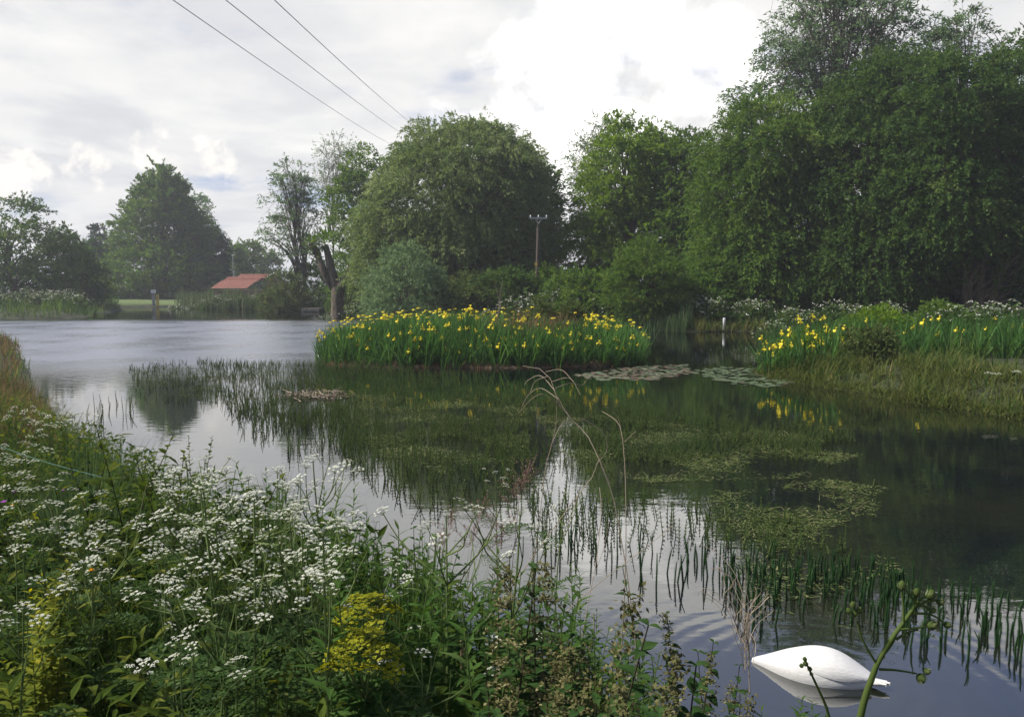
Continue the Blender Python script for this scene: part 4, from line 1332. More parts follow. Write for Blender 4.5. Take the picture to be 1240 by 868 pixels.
def fern_leaf(mb, P, az, L, el=.5):
    """twice-cut leaf"""
    k = 9
    d = np.array([math.cos(az), math.sin(az), el]); d /= np.linalg.norm(d)
    s_ = np.array([-math.sin(az), math.cos(az), 0])
    t = np.linspace(.18, 1, k)
    pts = P + d * (L * t)[:, None] - np.array([0, 0, 1]) * (.30 * L * t ** 2)[:, None]
    stems(mb, np.vstack([[P], pts])[None], np.linspace(.0022, .0008, k + 1), 3, tone=.6)
    for sd in (-1, 1):
        w = L * .42 * (1 - t) ** .8 + .012
        pd = nrm(s_ * sd + d * .55 + np.array([0, 0, .1]))
        for j in range(k):
            m = max(3, int(w[j] / .016))
            u = np.linspace(.15, 1, m)
            q = pts[j] + pd * (w[j] * u)[:, None] - np.array([0, 0, 1]) * (.18 * w[j] * u ** 2)[:, None]
            for s2 in (-1, 1):
                dd = nrm(pd + s2 * nrm(np.cross(pd, [0, 0, 1])) * .9 + rng.normal(0, .15, (m, 3)))
                leaves(mb, q, dd, .026 * (1.15 - .5 * u) * L / .3, .0062 * L / .3, RHOMB, tone=np.clip(rng.normal(.5, .2, m), 0, 1))


UMB = [umbel_mesh(.046 + .010 * (i % 3), 9 + i % 4, 10, 'white', .0040, .45) for i in range(6)]


def parsley_variant(v, spread):
    """unit plant 1 m high: stem mesh, foliage mesh, umbel sockets"""
    mb = MB(); sock = []
    lean = rng.normal(0, .05, 2)
    main = spline([(0, 0, 0), (lean[0] * .3, lean[1] * .3, .45), (lean[0], lean[1], .80), (lean[0] * 1.2, lean[1] * 1.2, .965)], 9)
    stems(mb, main, np.linspace(.0052, .0022, 9), 5, tone=.5)
    sock.append((main[-1], 1.0))
    nb = 5 + v % 3
    for i in range(nb):
        t = rng.uniform(.52, .86); j = int(t * 8); p = main[j]
        a = i * 2.3 + rng.uniform(0, .8); r = rng.uniform(.05, .15) * spread; z = rng.uniform(.90, 1.0)
        e = np.array([p[0] + math.cos(a) * r, p[1] + math.sin(a) * r, z * .965])
        mid = p * .45 + e * .55 + np.array([math.cos(a), math.sin(a), 0]) * .03
        stems(mb, spline([p, mid, e], 6), np.linspace(.0032, .0016, 6), 4, tone=.55)
        sock.append((e, rng.uniform(.7, 1.05)))
        if rng.random() < .6:
            a2 = a + rng.choice((-1, 1)) * rng.uniform(.5, .9); e2 = mid + np.array([math.cos(a2) * r * .5, math.sin(a2) * r * .5, rng.uniform(.05, .12)])
            stems(mb, [[tuple(mid), tuple((mid + e2) / 2 + [0, 0, .01]), tuple(e2)]], np.array([.002, .0016, .0012]), 4, tone=.55); sock.append((e2, rng.uniform(.5, .8)))
    st = mb.mesh('stem', M['stalk'])
    mb = MB()
    for i in range(6):
        z = rng.uniform(.08, .62); fern_leaf(mb, np.array([0, 0, z]), i * 1.9 + rng.uniform(0, .8), rng.uniform(.18, .30), rng.uniform(.2, .9))
    return st, mb.mesh('foliage', M['fern']), sock


PV = [parsley_variant(v, 1.0 + .25 * (v % 3)) for v in range(6)]


def cow_parsley(px, py, H, label, group='cow parsley on the near bank', size=1.0, maxu=9):
    x, y, z = solve(px, py, H)
    st, fo, sock = PV[rng.integers(0, len(PV))]
    lean = sock[0][0]
    root = empty('cow_parsley', (x, y, z - .02), rng.uniform(0, 6.28)); tag(root, label, 'cow parsley', group)
    obj('stem', st, root, sc=H); obj('foliage', fo, root, sc=H)
    for i, (p, k) in enumerate(sock[:maxu]):
        o = obj('umbel', UMB[rng.integers(0, len(UMB))], root, tuple(np.array(p) * H), rng.uniform(0, 6.28), k * size * rng.uniform(.85, 1.15))
        o.rotation_euler[0] = rng.normal(0, .22); o.rotation_euler[1] = rng.normal(0, .22)
    return root


def build_parsley():
    A = [(28, 487), (62, 497), (12, 506), (82, 497), (30, 522), (60, 520), (15, 545), (40, 565), (75, 578), (22, 585), (98, 592), (8, 600), (45, 605), (15, 640), (5, 668)]
    B = [(105, 625), (135, 632), (160, 645), (110, 685), (95, 668), (120, 712), (10, 722), (60, 862), (180, 655)]
    C = [(205, 575), (228, 590), (250, 605), (203, 622), (222, 645), (238, 668), (255, 690), (272, 705), (262, 655), (290, 640), (280, 612), (312, 625), (325, 655),
         (205, 690), (188, 700), (215, 770), (340, 700), (305, 690), (245, 625), (270, 672), (228, 700), (195, 640)]
    D = [(240, 545), (232, 560), (268, 575), (300, 585), (330, 600), (318, 560), (350, 575), (372, 600), (392, 628), (350, 625), (405, 655)]
    E = [(400, 690), (375, 665), (430, 690), (485, 680), (470, 720), (500, 742), (520, 770), (475, 790), (590, 745), (610, 760), (420, 730)]
    for pts, lb, g, h in ((A, 'cow parsley flowering at the left edge before the brown grass', 'cow parsley at the left edge', (.75, .95)),
                          (B, 'cow parsley flowering among the yellowing leaves at lower left', 'cow parsley at lower left', (.70, .90)),
                          (C, 'cow parsley in the dense white drift left of the yellow umbels', 'cow parsley in the dense white drift', (.75, .95)),
                          (E, 'cow parsley with few small umbels around the yellow flowers', 'cow parsley around the yellow flowers', (.65, .80))):
        for i_, (px, py) in enumerate(pts):
            if i_ % 3 == 2: continue
            cow_parsley(px + rng.normal(0, 3), py, rng.uniform(*h), lb, g, rng.uniform(.52, .74) if pts is not E else .5, 8 if pts is not E else 3)
    for px, py in D:
        cow_parsley(px, py, rng.uniform(.95, 1.15), 'tall cow parsley seen against the pale water', 'cow parsley against the water', .66)
    for px, py, lb in ((395, 545, 'tallest cow parsley, its wide umbels lifted over the pale water'), (602, 565, 'lone cow parsley standing before the marestail, upper umbel'),
                       (608, 605, 'lone cow parsley on dark stem in front of the seeding grass'), (540, 612, 'thin cow parsley beside the tall thin grass'), (672, 590, 'small cow parsley head beside the dead arching stems')):
        cow_parsley(px, py, 1.05, lb, 'cow parsley against the water', .6 if px > 400 else .72, 9 if px < 400 else 6)


build_parsley()


# leafy herbs
def spiral_herb(H, n, L, W, mat, top=1.0, stalk='stalk', ang=.7, curl=.7, tm=LANCE, opposite=False, lean=.06, bare=.12):
    mb = MB()
    e = rng.normal(0, lean, 2)
    main = spline([(0, 0, 0), (e[0] * .3, e[1] * .3, H * .5), (e[0], e[1], H)], 7)
    stems(mb, main, np.linspace(.0045, .0018, 7), 5, tone=.4)
    st = mb.mesh('stem', M[stalk])
    mb = MB()
    t = np.linspace(bare, 1, n)
    if opposite: t = np.repeat(np.linspace(bare, 1, n // 2), 2)
    m = len(t)
    a = (np.arange(m) * 2.4 if not opposite else np.where(np.arange(m) % 2, math.pi, 0) + (np.arange(m) // 2) * 1.571) + rng.normal(0, .2, m)
    P = np.column_stack([np.interp(t, np.linspace(0, 1, 7), main[:, k]) for k in range(3)])
    el = ang * (.4 + 1.2 * t ** 2) + rng.normal(0, .15, m)
    D = np.column_stack([np.cos(a), np.sin(a), el])
    size = np.where(t > .8, 1 - (t - .8) * 2.2, 1) * (.75 + .35 * np.sin(t * 3.0)) * rng.uniform(.8, 1.15, m)
    leaves(mb, P, D, L * size, W * size, tm, U=[[0, 0, 1.0]] * m, curl=curl * rng.uniform(.5, 1.4, m), fold=.25, tone=np.clip(.30 + .45 * t * top + rng.normal(0, .14, m), 0, 1))
    return st, mb.mesh('foliage', M[mat])


HERB = {
    'willowherb': [spiral_herb(1.0, 46, .105, .0115, 'herb2') for _ in range(5)],
    'nettle': [spiral_herb(1.0, 28, .080, .024, 'nettle', .6, 'darkStalk', .35, 1.1, OVATE, True) for _ in range(4)],
    'shoot': [spiral_herb(1.0, 20, .085, .026, 'herb', .6, 'darkStalk', .8, .6, OVATE, False, .14, .3) for _ in range(4)],
    'yellow': [spiral_herb(1.0, 40, .095, .015, 'yleaf', .9, 'stalk', .6, .8, LANCE, False, .06, .55) for _ in range(3)],
    'fine': [spiral_herb(1.0, 70, .055, .0045, 'fern', .8, 'stalk', .6, .6) for _ in range(3)],
}


def seed_mesh():
    mb = MB()
    for i in range(9):
        z = .52 + i * .052; a0 = i * 1.57
        for k in range(4):
            a = a0 + k * 1.571 + rng.normal(0, .3); L = rng.uniform(.03, .06)
            m = 16; u = np.linspace(.1, 1, m)
            q = np.column_stack([np.cos(a) * L * u, np.sin(a) * L * u, z + .01 * u - .6 * L * u ** 2]) + rng.normal(0, .004, (m, 3))
            leaves(mb, q, sphere_dirs(m), .012, .0045, RHOMB)
    m = 90; q = rng.normal(0, 1, (m, 3)) * [.014, .014, .03] + [0, 0, .985]
    leaves(mb, q, sphere_dirs(m) + [0, 0, .6], .016, .005, RHOMB, tone=rng.uniform(0, .5, m))
    return mb.mesh('seed_tassels', M['seed'])


SEEDS = [seed_mesh() for _ in range(2)]


def herb(kind, px, py, H, label, group, cat='plant', name=None, seeds=False, pos=None):
    x, y, z = pos if pos is not None else solve(px, py, H)
    st, fo = HERB[kind][rng.integers(0, len(HERB[kind]))]
    root = empty(name or kind, (x, y, z - .02), rng.uniform(0, 6.28)); tag(root, label, cat, group)
    root.rotation_euler[0] = rng.normal(0, .06); root.rotation_euler[1] = rng.normal(0, .06)
    w = H ** .6
    obj('stem', st, root, sc=(w, w, H)); obj('foliage', fo, root, sc=(w, w, H))
    if seeds: obj('seed_tassels', SEEDS[rng.integers(0, 2)], root, sc=(w, w, H))['kind'] = 'stuff'
    return root


def build_herbs():
    G = 'willowherb on the near bank'
    for px, py in [(418, 640), (440, 632), (455, 650), (478, 640), (500, 655), (430, 668), (400, 705), (445, 700), (470, 690), (515, 690), (540, 700), (560, 690)]:
        herb('willowherb', px, py, rng.uniform(.75, .95), 'green willowherb in the row behind the yellow umbels', G, name='willowherb')
    for px, py in [(598, 672), (612, 690), (630, 682), (645, 672), (660, 690), (690, 678), (702, 700), (585, 705), (625, 715), (675, 715), (650, 735)]:
        herb('willowherb', px, py, rng.uniform(.75, .92), 'bright green willowherb tuft below the dead arching stems', 'willowherb below the dead stems', name='willowherb')
    for px, py in [(722, 735), (738, 745), (755, 748), (770, 770), (712, 765), (740, 790), (700, 800), (775, 805), (800, 815)]:
        herb('willowherb', px, py, rng.uniform(.6, .8), 'green willowherb at the water edge left of the swan', 'willowherb left of the swan', name='willowherb')
    for px, py in [(975, 845), (962, 838), (990, 856), (1000, 868), (945, 862), (1010, 880)]:
        herb('willowherb', px, py, rng.uniform(.5, .7), 'green willowherb tip below the swan', 'willowherb below the swan', name='willowherb')
    N_ = 'seeding nettles on the near bank'
    for px, py, lb in [(602, 700, 'seeding nettle nearest the wooden cane'), (650, 688, 'brown-topped nettle left of the dead arching stems'), (683, 708, 'seeding nettle with dark stem under the dead arching stems')]:
        herb('nettle', px, py, 1.0, lb, N_, name='nettle', seeds=True)
    for px, py in [(625, 760), (660, 775), (685, 790), (705, 770), (640, 820), (670, 835), (610, 800), (690, 840), (720, 830), (590, 845), (740, 850), (655, 800)]:
        herb('nettle', px, py, rng.uniform(.7, .85), 'seeding nettle in the brown nettle patch at bottom centre', 'nettles at bottom centre', name='nettle', seeds=rng.random() < .6)
    for px, py in [(840, 770), (832, 740), (862, 790), (880, 810), (812, 800), (825, 830), (790, 835), (870, 845), (845, 850), (900, 850), (800, 790), (895, 830)]:
        herb('nettle', px, py, rng.uniform(.75, .95), 'seeding nettle in the patch left of the swan', 'nettles left of the swan', name='nettle', seeds=rng.random() < .6)
    herb('nettle', 797, 690, 1.05, 'single tall green nettle in front of the rippled water', N_, name='nettle')
    for px, py in [(112, 508), (150, 520), (165, 548), (142, 530), (125, 545), (178, 545), (190, 560), (232, 530), (246, 522), (228, 575), (100, 540), (300, 560), (205, 560)]:
        herb('shoot', px, py, rng.uniform(.75, 1.0), 'dark broad-leaved shoot standing against the pale water', 'leafy shoots against the water', name='leafy_shoot')
    for px, py in [(60, 680), (45, 705), (75, 690), (30, 720), (90, 705), (55, 735)]:
        herb('yellow', px, py, rng.uniform(.6, .75), 'yellowing leafy plant at the left edge, upper patch', 'yellowing plants, upper left patch', name='yellowing_plant')
    for px, py in [(35, 775), (60, 765), (15, 790), (50, 800), (20, 815)]:
        herb('yellow', px, py, rng.uniform(.5, .65), 'yellowing leafy plant at the left edge, lower patch', 'yellowing plants, lower left patch', name='yellowing_plant')
    for px, py in [(445, 835), (470, 838), (495, 832), (460, 850)]:
        herb('yellow', px, py, rng.uniform(.5, .62), 'golden-leaved plant at the bottom edge under the yellow umbels', 'golden-leaved plants at the bottom edge', name='yellowing_plant')
    # thick fringe of herbs along the water edge
    q = land(scatter([(1.2, 1.7), (1.05, 2.4), (.6, 3.3), (-.5, 4.8), (-1.7, 6.1), (-2.3, 5.6), (-1.2, 4.2), (-.1, 2.9), (.5, 1.9), (.8, 1.6)], 520), .04, .8)
    for p in q[:240]:
        z = float(ground_z(p[:1], p[1:])[0]); kind = rng.choice(['willowherb', 'nettle', 'fine'], p=[.6, .25, .15])
        nm = {'willowherb': 'willowherb', 'fine': 'feathery_herb', 'nettle': 'nettle'}[kind]
        zone = 'in the fringe along the near water edge'
        herb(kind, 0, 0, rng.uniform(.5, .82), {'willowherb': 'leafy willowherb ', 'fine': 'feathery green herb ', 'nettle': 'dark nettle '}[kind] + zone, nm.replace('_', ' ') + ' ' + zone, name=nm, pos=(p[0], p[1], z))
    # filler herbs of the sward
    B = [(1.3, .9), (1.15, 1.8), (.95, 2.4), (.45, 3.2), (-.65, 4.65), (-1.85, 5.9), (-3.3, 7.5), (-5.3, 9.8), (-7.0, 9.5), (-4.6, 5.6), (-2.6, 3.0), (-1.5, 1.5), (-.9, 1.0)]
    q = land(scatter(B, 420), .1)
    q = q[~((q[:, 1] < 2.25) & (np.abs(q[:, 0] / q[:, 1] + .185) < .075))]
    for k, p in enumerate(q[:330]):
        z = float(ground_z(p[:1], p[1:])[0])
        top = min(.85, .80 * CAM_Z - z - .0) if p[1] < 1.8 else .8
        kind = rng.choice(['willowherb', 'fine', 'nettle', 'fine'], p=[.3, .35, .2, .15])
        H = rng.uniform(.40, .68)
        nm = {'willowherb': 'willowherb', 'fine': 'feathery_herb', 'nettle': 'nettle'}[kind]
        zone = 'among the white cow parsley at left' if p[0] < -1.2 else ('around the yellow umbels' if p[0] < -.2 else 'near the water edge at bottom centre')
        herb(kind, 0, 0, H, {'willowherb': 'low green willowherb ', 'fine': 'low feathery green herb ', 'nettle': 'low dark nettle '}[kind] + zone, nm.replace('_', ' ') + ' plants ' + zone, name=nm, pos=(p[0], p[1], z))


build_herbs()


def build_undergrowth():
    B = [(1.5, .8), (1.22, 1.8), (1.0, 2.4), (.5, 3.25), (-.6, 4.7), (-1.8, 6.0), (-3.2, 7.6), (-5.2, 9.9), (-7.6, 13.2), (-10.0, 13.0), (-7.2, 9.0), (-4.6, 5.6), (-2.6, 3.0), (-1.5, 1.5), (-.9, .8)]
    mb = MB()
    q = land(scatter(B, 60000), .03); n = len(q)
    dist = q[:, 1]
    q = q[rng.random(n) < np.clip(4.5 / dist, .35, 1)]; n = len(q)
    z = ground_z(q[:, 0], q[:, 1])
    hgt = .42 * (.6 + .4 * np.sin(q[:, 0] * 3.1 + 1.3) * np.sin(q[:, 1] * 2.7)) * rng.random(n) ** .6
    a = rng.uniform(0, 6.28, n)
    D = np.column_stack([np.cos(a), np.sin(a), rng.uniform(-.2, .9, n)])
    patch = .5 + .5 * np.sin(q[:, 0] * 2.2 + np.sin(q[:, 1] * 1.7) * 2)
    leaves(mb, np.column_stack([q, z + hgt]), D, rng.uniform(.03, .085, n), rng.uniform(.005, .014, n), KITE, curl=rng.uniform(0, 1.2, n), tone=np.clip(rng.normal(.25 + .35 * patch, .2, n), 0, 1))
    tag(mb.build('undergrowth', M['herb']), 'dense low leafy undergrowth covering the near bank', 'undergrowth', kind='stuff')
    q = land(scatter(B, 16000), .04); q = q[rng.random(len(q)) < np.clip(4.0 / q[:, 1], .3, 1)]; n = len(q); mb = MB()
    z = ground_z(q[:, 0], q[:, 1]); a = rng.uniform(0, 6.28, n)
    leaves(mb, np.column_stack([q, z + rng.uniform(.12, .62, n)]), np.column_stack([np.cos(a), np.sin(a), rng.uniform(-.1, 1.0, n)]), rng.uniform(.06, .13, n), rng.uniform(.007, .017, n), LANCE3, curl=rng.uniform(.2, 1.4, n), fold=.25,
           tone=np.clip(rng.normal(.45 + .25 * np.sin(q[:, 0] * 3 + q[:, 1] * 2), .22, n), 0, 1))
    tag(mb.build('undergrowth', M['herb']), 'long-leaved green undergrowth filling the near bank', 'undergrowth', kind='stuff')
    q = land(scatter(B, 15000), .02)
    grass_patch('bank_grass', 'green grass blades growing through the near bank herbs', q, None, (.35, .75), .0032, 'grass', lean=.4, curl=1.4, clump=12, tonebias=.35)
    q = land(scatter([(-3.0, 7.4), (-5.2, 9.9), (-7.6, 13.2), (-10.4, 17.2), (-14, 18), (-10, 11), (-6, 6.5)], 9000), .02)
    grass_patch('bank_grass', 'long brownish grass on the bank at the left edge', q, None, (.4, .8), .006, 'browngrass', lean=.4, curl=1.2, clump=10, tonebias=.35)
    grass_patch('bank_grass', 'long green grass on the bank at the left edge', land(scatter([(-2.5, 6.6), (-5.2, 9.9), (-7.6, 13.2), (-10.4, 17.2), (-14, 18), (-10, 11), (-6, 6.0)], 9000), .02), None, (.35, .75), .006, 'grass', lean=.4, curl=1.2, clump=10, tonebias=.35)
    # tall fine grass / rush tufts silhouetted on the water
    for px, py, n, H, lb, mt in ((95, 520, 260, .85, 'rush tuft against the water at far left', 'reed'), (75, 545, 220, .8, 'rush tuft in front of the brown grass bank', 'reed'), (330, 560, 90, .75, 'rush tuft behind the tallest cow parsley', 'reed'),
                                 (495, 628, 150, .9, 'thin tall grass tuft against the pale water, centre', 'grass'), (475, 640, 90, .8, 'thin grass tuft left of the centre grass tuft', 'grass'), (120, 575, 160, .7, 'rush tuft below the broad-leaved shoots', 'reed')):
        x, y, z = solve(px, py, H)
        mb = MB(); a = rng.uniform(0, 6.28, n); ln = np.abs(rng.normal(0, .16, n)); r = rng.uniform(0, .16, n)
        P = np.column_stack([np.cos(a) * r, np.sin(a) * r, np.zeros(n)])
        leaves(mb, P, np.column_stack([np.cos(a) * ln, np.sin(a) * ln, np.ones(n)]), H * rng.uniform(.6, 1.05, n), .0026, GRASS4, U=np.column_stack([-np.cos(a), -np.sin(a), np.full(n, .1)]), curl=rng.uniform(0, .6, n), tone=np.clip(rng.normal(.3, .2, n), 0, 1))
        o = mb.build('rush_tuft', M[mt]); o.location = (x, y, z - .02); tag(o, lb, 'rush tuft', 'rush tufts on the near bank')


build_undergrowth()


def twig_thing(name, label, cat, paths, mat, Y, group=None, r0=.004, r1=.0016, subs=()):
    """each path measured in the photo, (px, py, dY); first path is the stem, the others its branches"""
    P0 = px_path(paths[0], Y); b = P0[0].copy()
    root = empty(name, b); tag(root, label, cat, group)
    for i, p in enumerate(paths):
        P = spline(px_path(p, Y), 14) - b
        mb = MB(); k = 1 if i == 0 else .55
        stems(mb, P, np.linspace(r0 * k * .58, r1 * (.7 if i == 0 else .6), 14), 5, tone=float(rng.uniform(.5, 1.0)))
        mb.build('stem' if i == 0 else 'branch', M[mat], root, True)
    return root


def build_dead_stems():
    G = 'dead arching stems'
    twig_thing('dead_weed', 'long dead stem arching up left to a drooping branched tip', 'dead stem',
               [[(772, 830, 0), (766, 740, 0), (745, 612, .1), (733, 575, .1), (715, 533, .15), (700, 515, .2), (680, 495, .2), (672, 475, .2), (661, 450, .25), (633, 443, .3)],
                [(672, 473, .2), (655, 455, .3), (640, 460, .35), (635, 466, .35)], [(668, 462, .2), (690, 458, .1), (703, 478, .05)], [(661, 450, .25), (680, 448, .1), (695, 463, 0)],
                [(676, 483, .2), (655, 470, .3), (640, 478, .3), (632, 492, .3)], [(664, 455, .2), (648, 462, .4), (642, 475, .4)], [(680, 495, .2), (660, 478, .1), (645, 482, .1), (628, 500, .1)],
                [(672, 470, .2), (690, 464, .2), (705, 466, .3), (712, 458, .3)]], 'dead', 3.15, G, .0042)
    twig_thing('dead_weed', 'dead stem leaning right from the nettles across the pale water', 'dead stem',
               [[(548, 805, 0), (600, 735, .1), (650, 668, .2), (690, 612, .25), (724, 566, .3), (718, 540, .3), (705, 520, .3), (688, 503, .35), (675, 480, .4)],
                [(722, 562, .3), (735, 545, .3), (731, 525, .3), (715, 512, .3), (700, 505, .3)], [(700, 600, .3), (690, 630, .1), (680, 650, .1)]], 'dead', 3.1, G, .0038)
    twig_thing('dead_weed', 'upright dead stem bent over at its tip, rightmost of the arching stems', 'dead stem',
               [[(752, 800, 0), (757, 700, 0), (758, 640, 0), (757, 570, .05), (752, 520, .1), (742, 506, .15), (729, 498, .2)], [(756, 535, .1), (770, 522, .1)], [(752, 518, .1), (748, 505, .1), (741, 498, .1)]], 'dead', 3.05, G, .0036)
    twig_thing('dead_weed', 'reddish dead stem standing left of the arching stems', 'dead stem',
               [[(640, 720, 0), (652, 640, 0), (660, 570, .05), (669, 535, .1), (674, 505, .1), (674, 478, .1)], [(668, 538, .1), (676, 520, .1), (684, 508, .1)]], 'dead', 3.3, G, .003)
    twig_thing('dead_weed', 'thin pinkish dead stem between the arching stems, lower end in willowherb', 'dead stem',
               [[(700, 800, 0), (712, 730, 0), (722, 680, 0), (728, 620, .05), (726, 590, .1)], [(722, 690, 0), (732, 660, 0), (738, 630, 0)]], 'dead', 3.0, G, .0026)
    twig_thing('dead_weed', 'thin straw-coloured dead stem low at the water edge', 'dead stem',
               [[(600, 830, 0), (660, 765, .1), (720, 710, .15), (770, 672, .2), (815, 636, .25)]], 'dead', 2.9, G, .003)
    # pale dry twig bush left of the swan
    paths = [[(908, 838, 0), (906, 790, 0), (903, 740, .02), (893, 700, .05), (872, 672, .08), (850, 660, .1)]]
    for i in range(26):
        t = rng.uniform(.0, .6); bx = 907 - 5 * t + rng.normal(0, 3); by = 815 - 90 * t
        ex = 845 + 88 * (i / 25) + rng.normal(0, 6); ey = 665 + 70 * abs(i / 25 - .35) + rng.uniform(0, 45); dz = rng.uniform(-.12, .15)
        paths.append([(bx, by, 0), (bx + (ex - bx) * .22 + rng.normal(0, 5), by + (ey - by) * .35, dz * .4), (bx + (ex - bx) * .5 + rng.normal(0, 7), by + (ey - by) * .65, dz * .8), (bx + (ex - bx) * .85 + rng.normal(0, 7), by + (ey - by) * .88, dz), (ex, ey + rng.normal(8, 10), dz)])
    twig_thing('dry_twig_bush', 'pale dry twiggy bush standing left of the swan', 'dry bush', paths, 'dead', 2.75, None, .0038, .0013)
    # pink seeding grass
    for (px, py, w, h, lb) in ((630, 590, 26, 44, 'pinkish seeding grass panicle below the lone cow parsley'), (605, 650, 34, 40, 'pinkish seeding grass panicle leaning above the willowherb'), (575, 640, 20, 50, 'pale wispy seeding grass left of the pink panicles'), (540, 650, 16, 40, 'dark wispy grass head beside the tall thin grass')):
        Y = 3.6; c = at(px, py, Y); x, y, z = c[0], c[1], float(ground_z(c[:1], c[1:2])[0])
        root = empty('seeding_grass', (x, y, z)); tag(root, lb, 'grass', 'seeding grasses')
        k = Y / F_PX; hh = c[2] - z
        mb = MB(); stems(mb, spline([(-.12, 0, 0), (-.05, 0, hh * .6), (0, 0, hh)], 7), np.linspace(.002, .001, 7), 4); mb.build('stem', M['pinkgrass'], root)
        mb = MB(); n = 46; t = rng.uniform(-1, 1, n)
        A = np.column_stack([t * w * k * .45, rng.normal(0, .01, n), hh + t * h * k * .5]); E = A + np.column_stack([rng.normal(.0, w * k * .5, n), rng.normal(0, .03, n), rng.uniform(.0, h * k * .5, n)])
        stems(mb, np.stack([A, E], 1), .0006, 3, tone=.5)
        m = 10 * n; i = rng.integers(0, n, m); u = rng.random((m, 1)) * .7 + .3
        leaves(mb, A[i] * (1 - u) + E[i] * u + rng.normal(0, .003, (m, 3)), sphere_dirs(m) + [0, 0, .7], .009, .0018, RHOMB)
        mb.build('panicle', M['pinkgrass'], root)
    # tall pale hollow stems among the parsley
    for pts, Y, lb in (([(163, 668), (168, 630), (178, 585), (190, 548)], 3.6, 'tall pale hollow stalk leaning right at the water, left drift'), ([(330, 800), (338, 740), (346, 690), (356, 640)], 3.0, 'pale hollow stalk leaning right through the white drift'),
                       ([(728, 905), (722, 850), (720, 800), (719, 742)], 2.3, 'thin pale grass stalk upright at bottom centre'), ([(520, 755), (560, 700), (590, 650), (607, 612)], 3.3, 'dark thin stalk leaning right to the lone cow parsley'),
                       ([(75, 650), (66, 632), (60, 615), (52, 605)], 3.2, 'short pale stalk under the left-edge cow parsley')):
        twig_thing('hollow_stalk', lb, 'stalk', [[(p[0], p[1], 0) for p in pts]], 'paleStalk' if 'dark' not in lb else 'darkStalk', Y, 'bare stalks on the near bank', .0042 if Y > 2.5 else .0026, .0025)
    # cut cane
    c = at(560, 803, 2.75); t = at(559, 764, 2.75)
    root = empty('cane_stake', c - [0, 0, .25]); tag(root, 'short cut wooden cane sticking out of the herbs', 'stake')
    mb = MB(); stems(mb, [[(0, 0, 0), tuple((t - c) * .5 + [0, 0, .125]), tuple(t - c + [0, 0, .25])]], .0062, 8); mb.build('shaft', M['cane'], root, True)
    mb = MB(); stems(mb, [[tuple(t - c + [0, 0, .225]), tuple(t - c + [0, 0, .254])]], np.array([.0066, .0066]), 8); mb.add([(0.0066 * math.cos(a) + (t - c)[0], .0066 * math.sin(a), (t - c)[2] + .254) for a in np.arange(8) * .785], [(0, 1, 2, 3), (0, 3, 4, 5), (0, 5, 6, 7)]); mb.build('cut_end', M['dead'], root)
    # green cord
    A = at(-12, 536, 4.6); B_ = at(124, 578, 4.2); o = A.copy()
    mb = MB(); stems(mb, spline([A, (A + B_) / 2 - [0, 0, .012], B_], 12) - o, .0019, 6)
    e = mb.build('green_cord', M['cord'], None, True); e.location = o; tag(e, 'thin green cord stretched through the plants at the left edge', 'cord')


build_dead_stems()


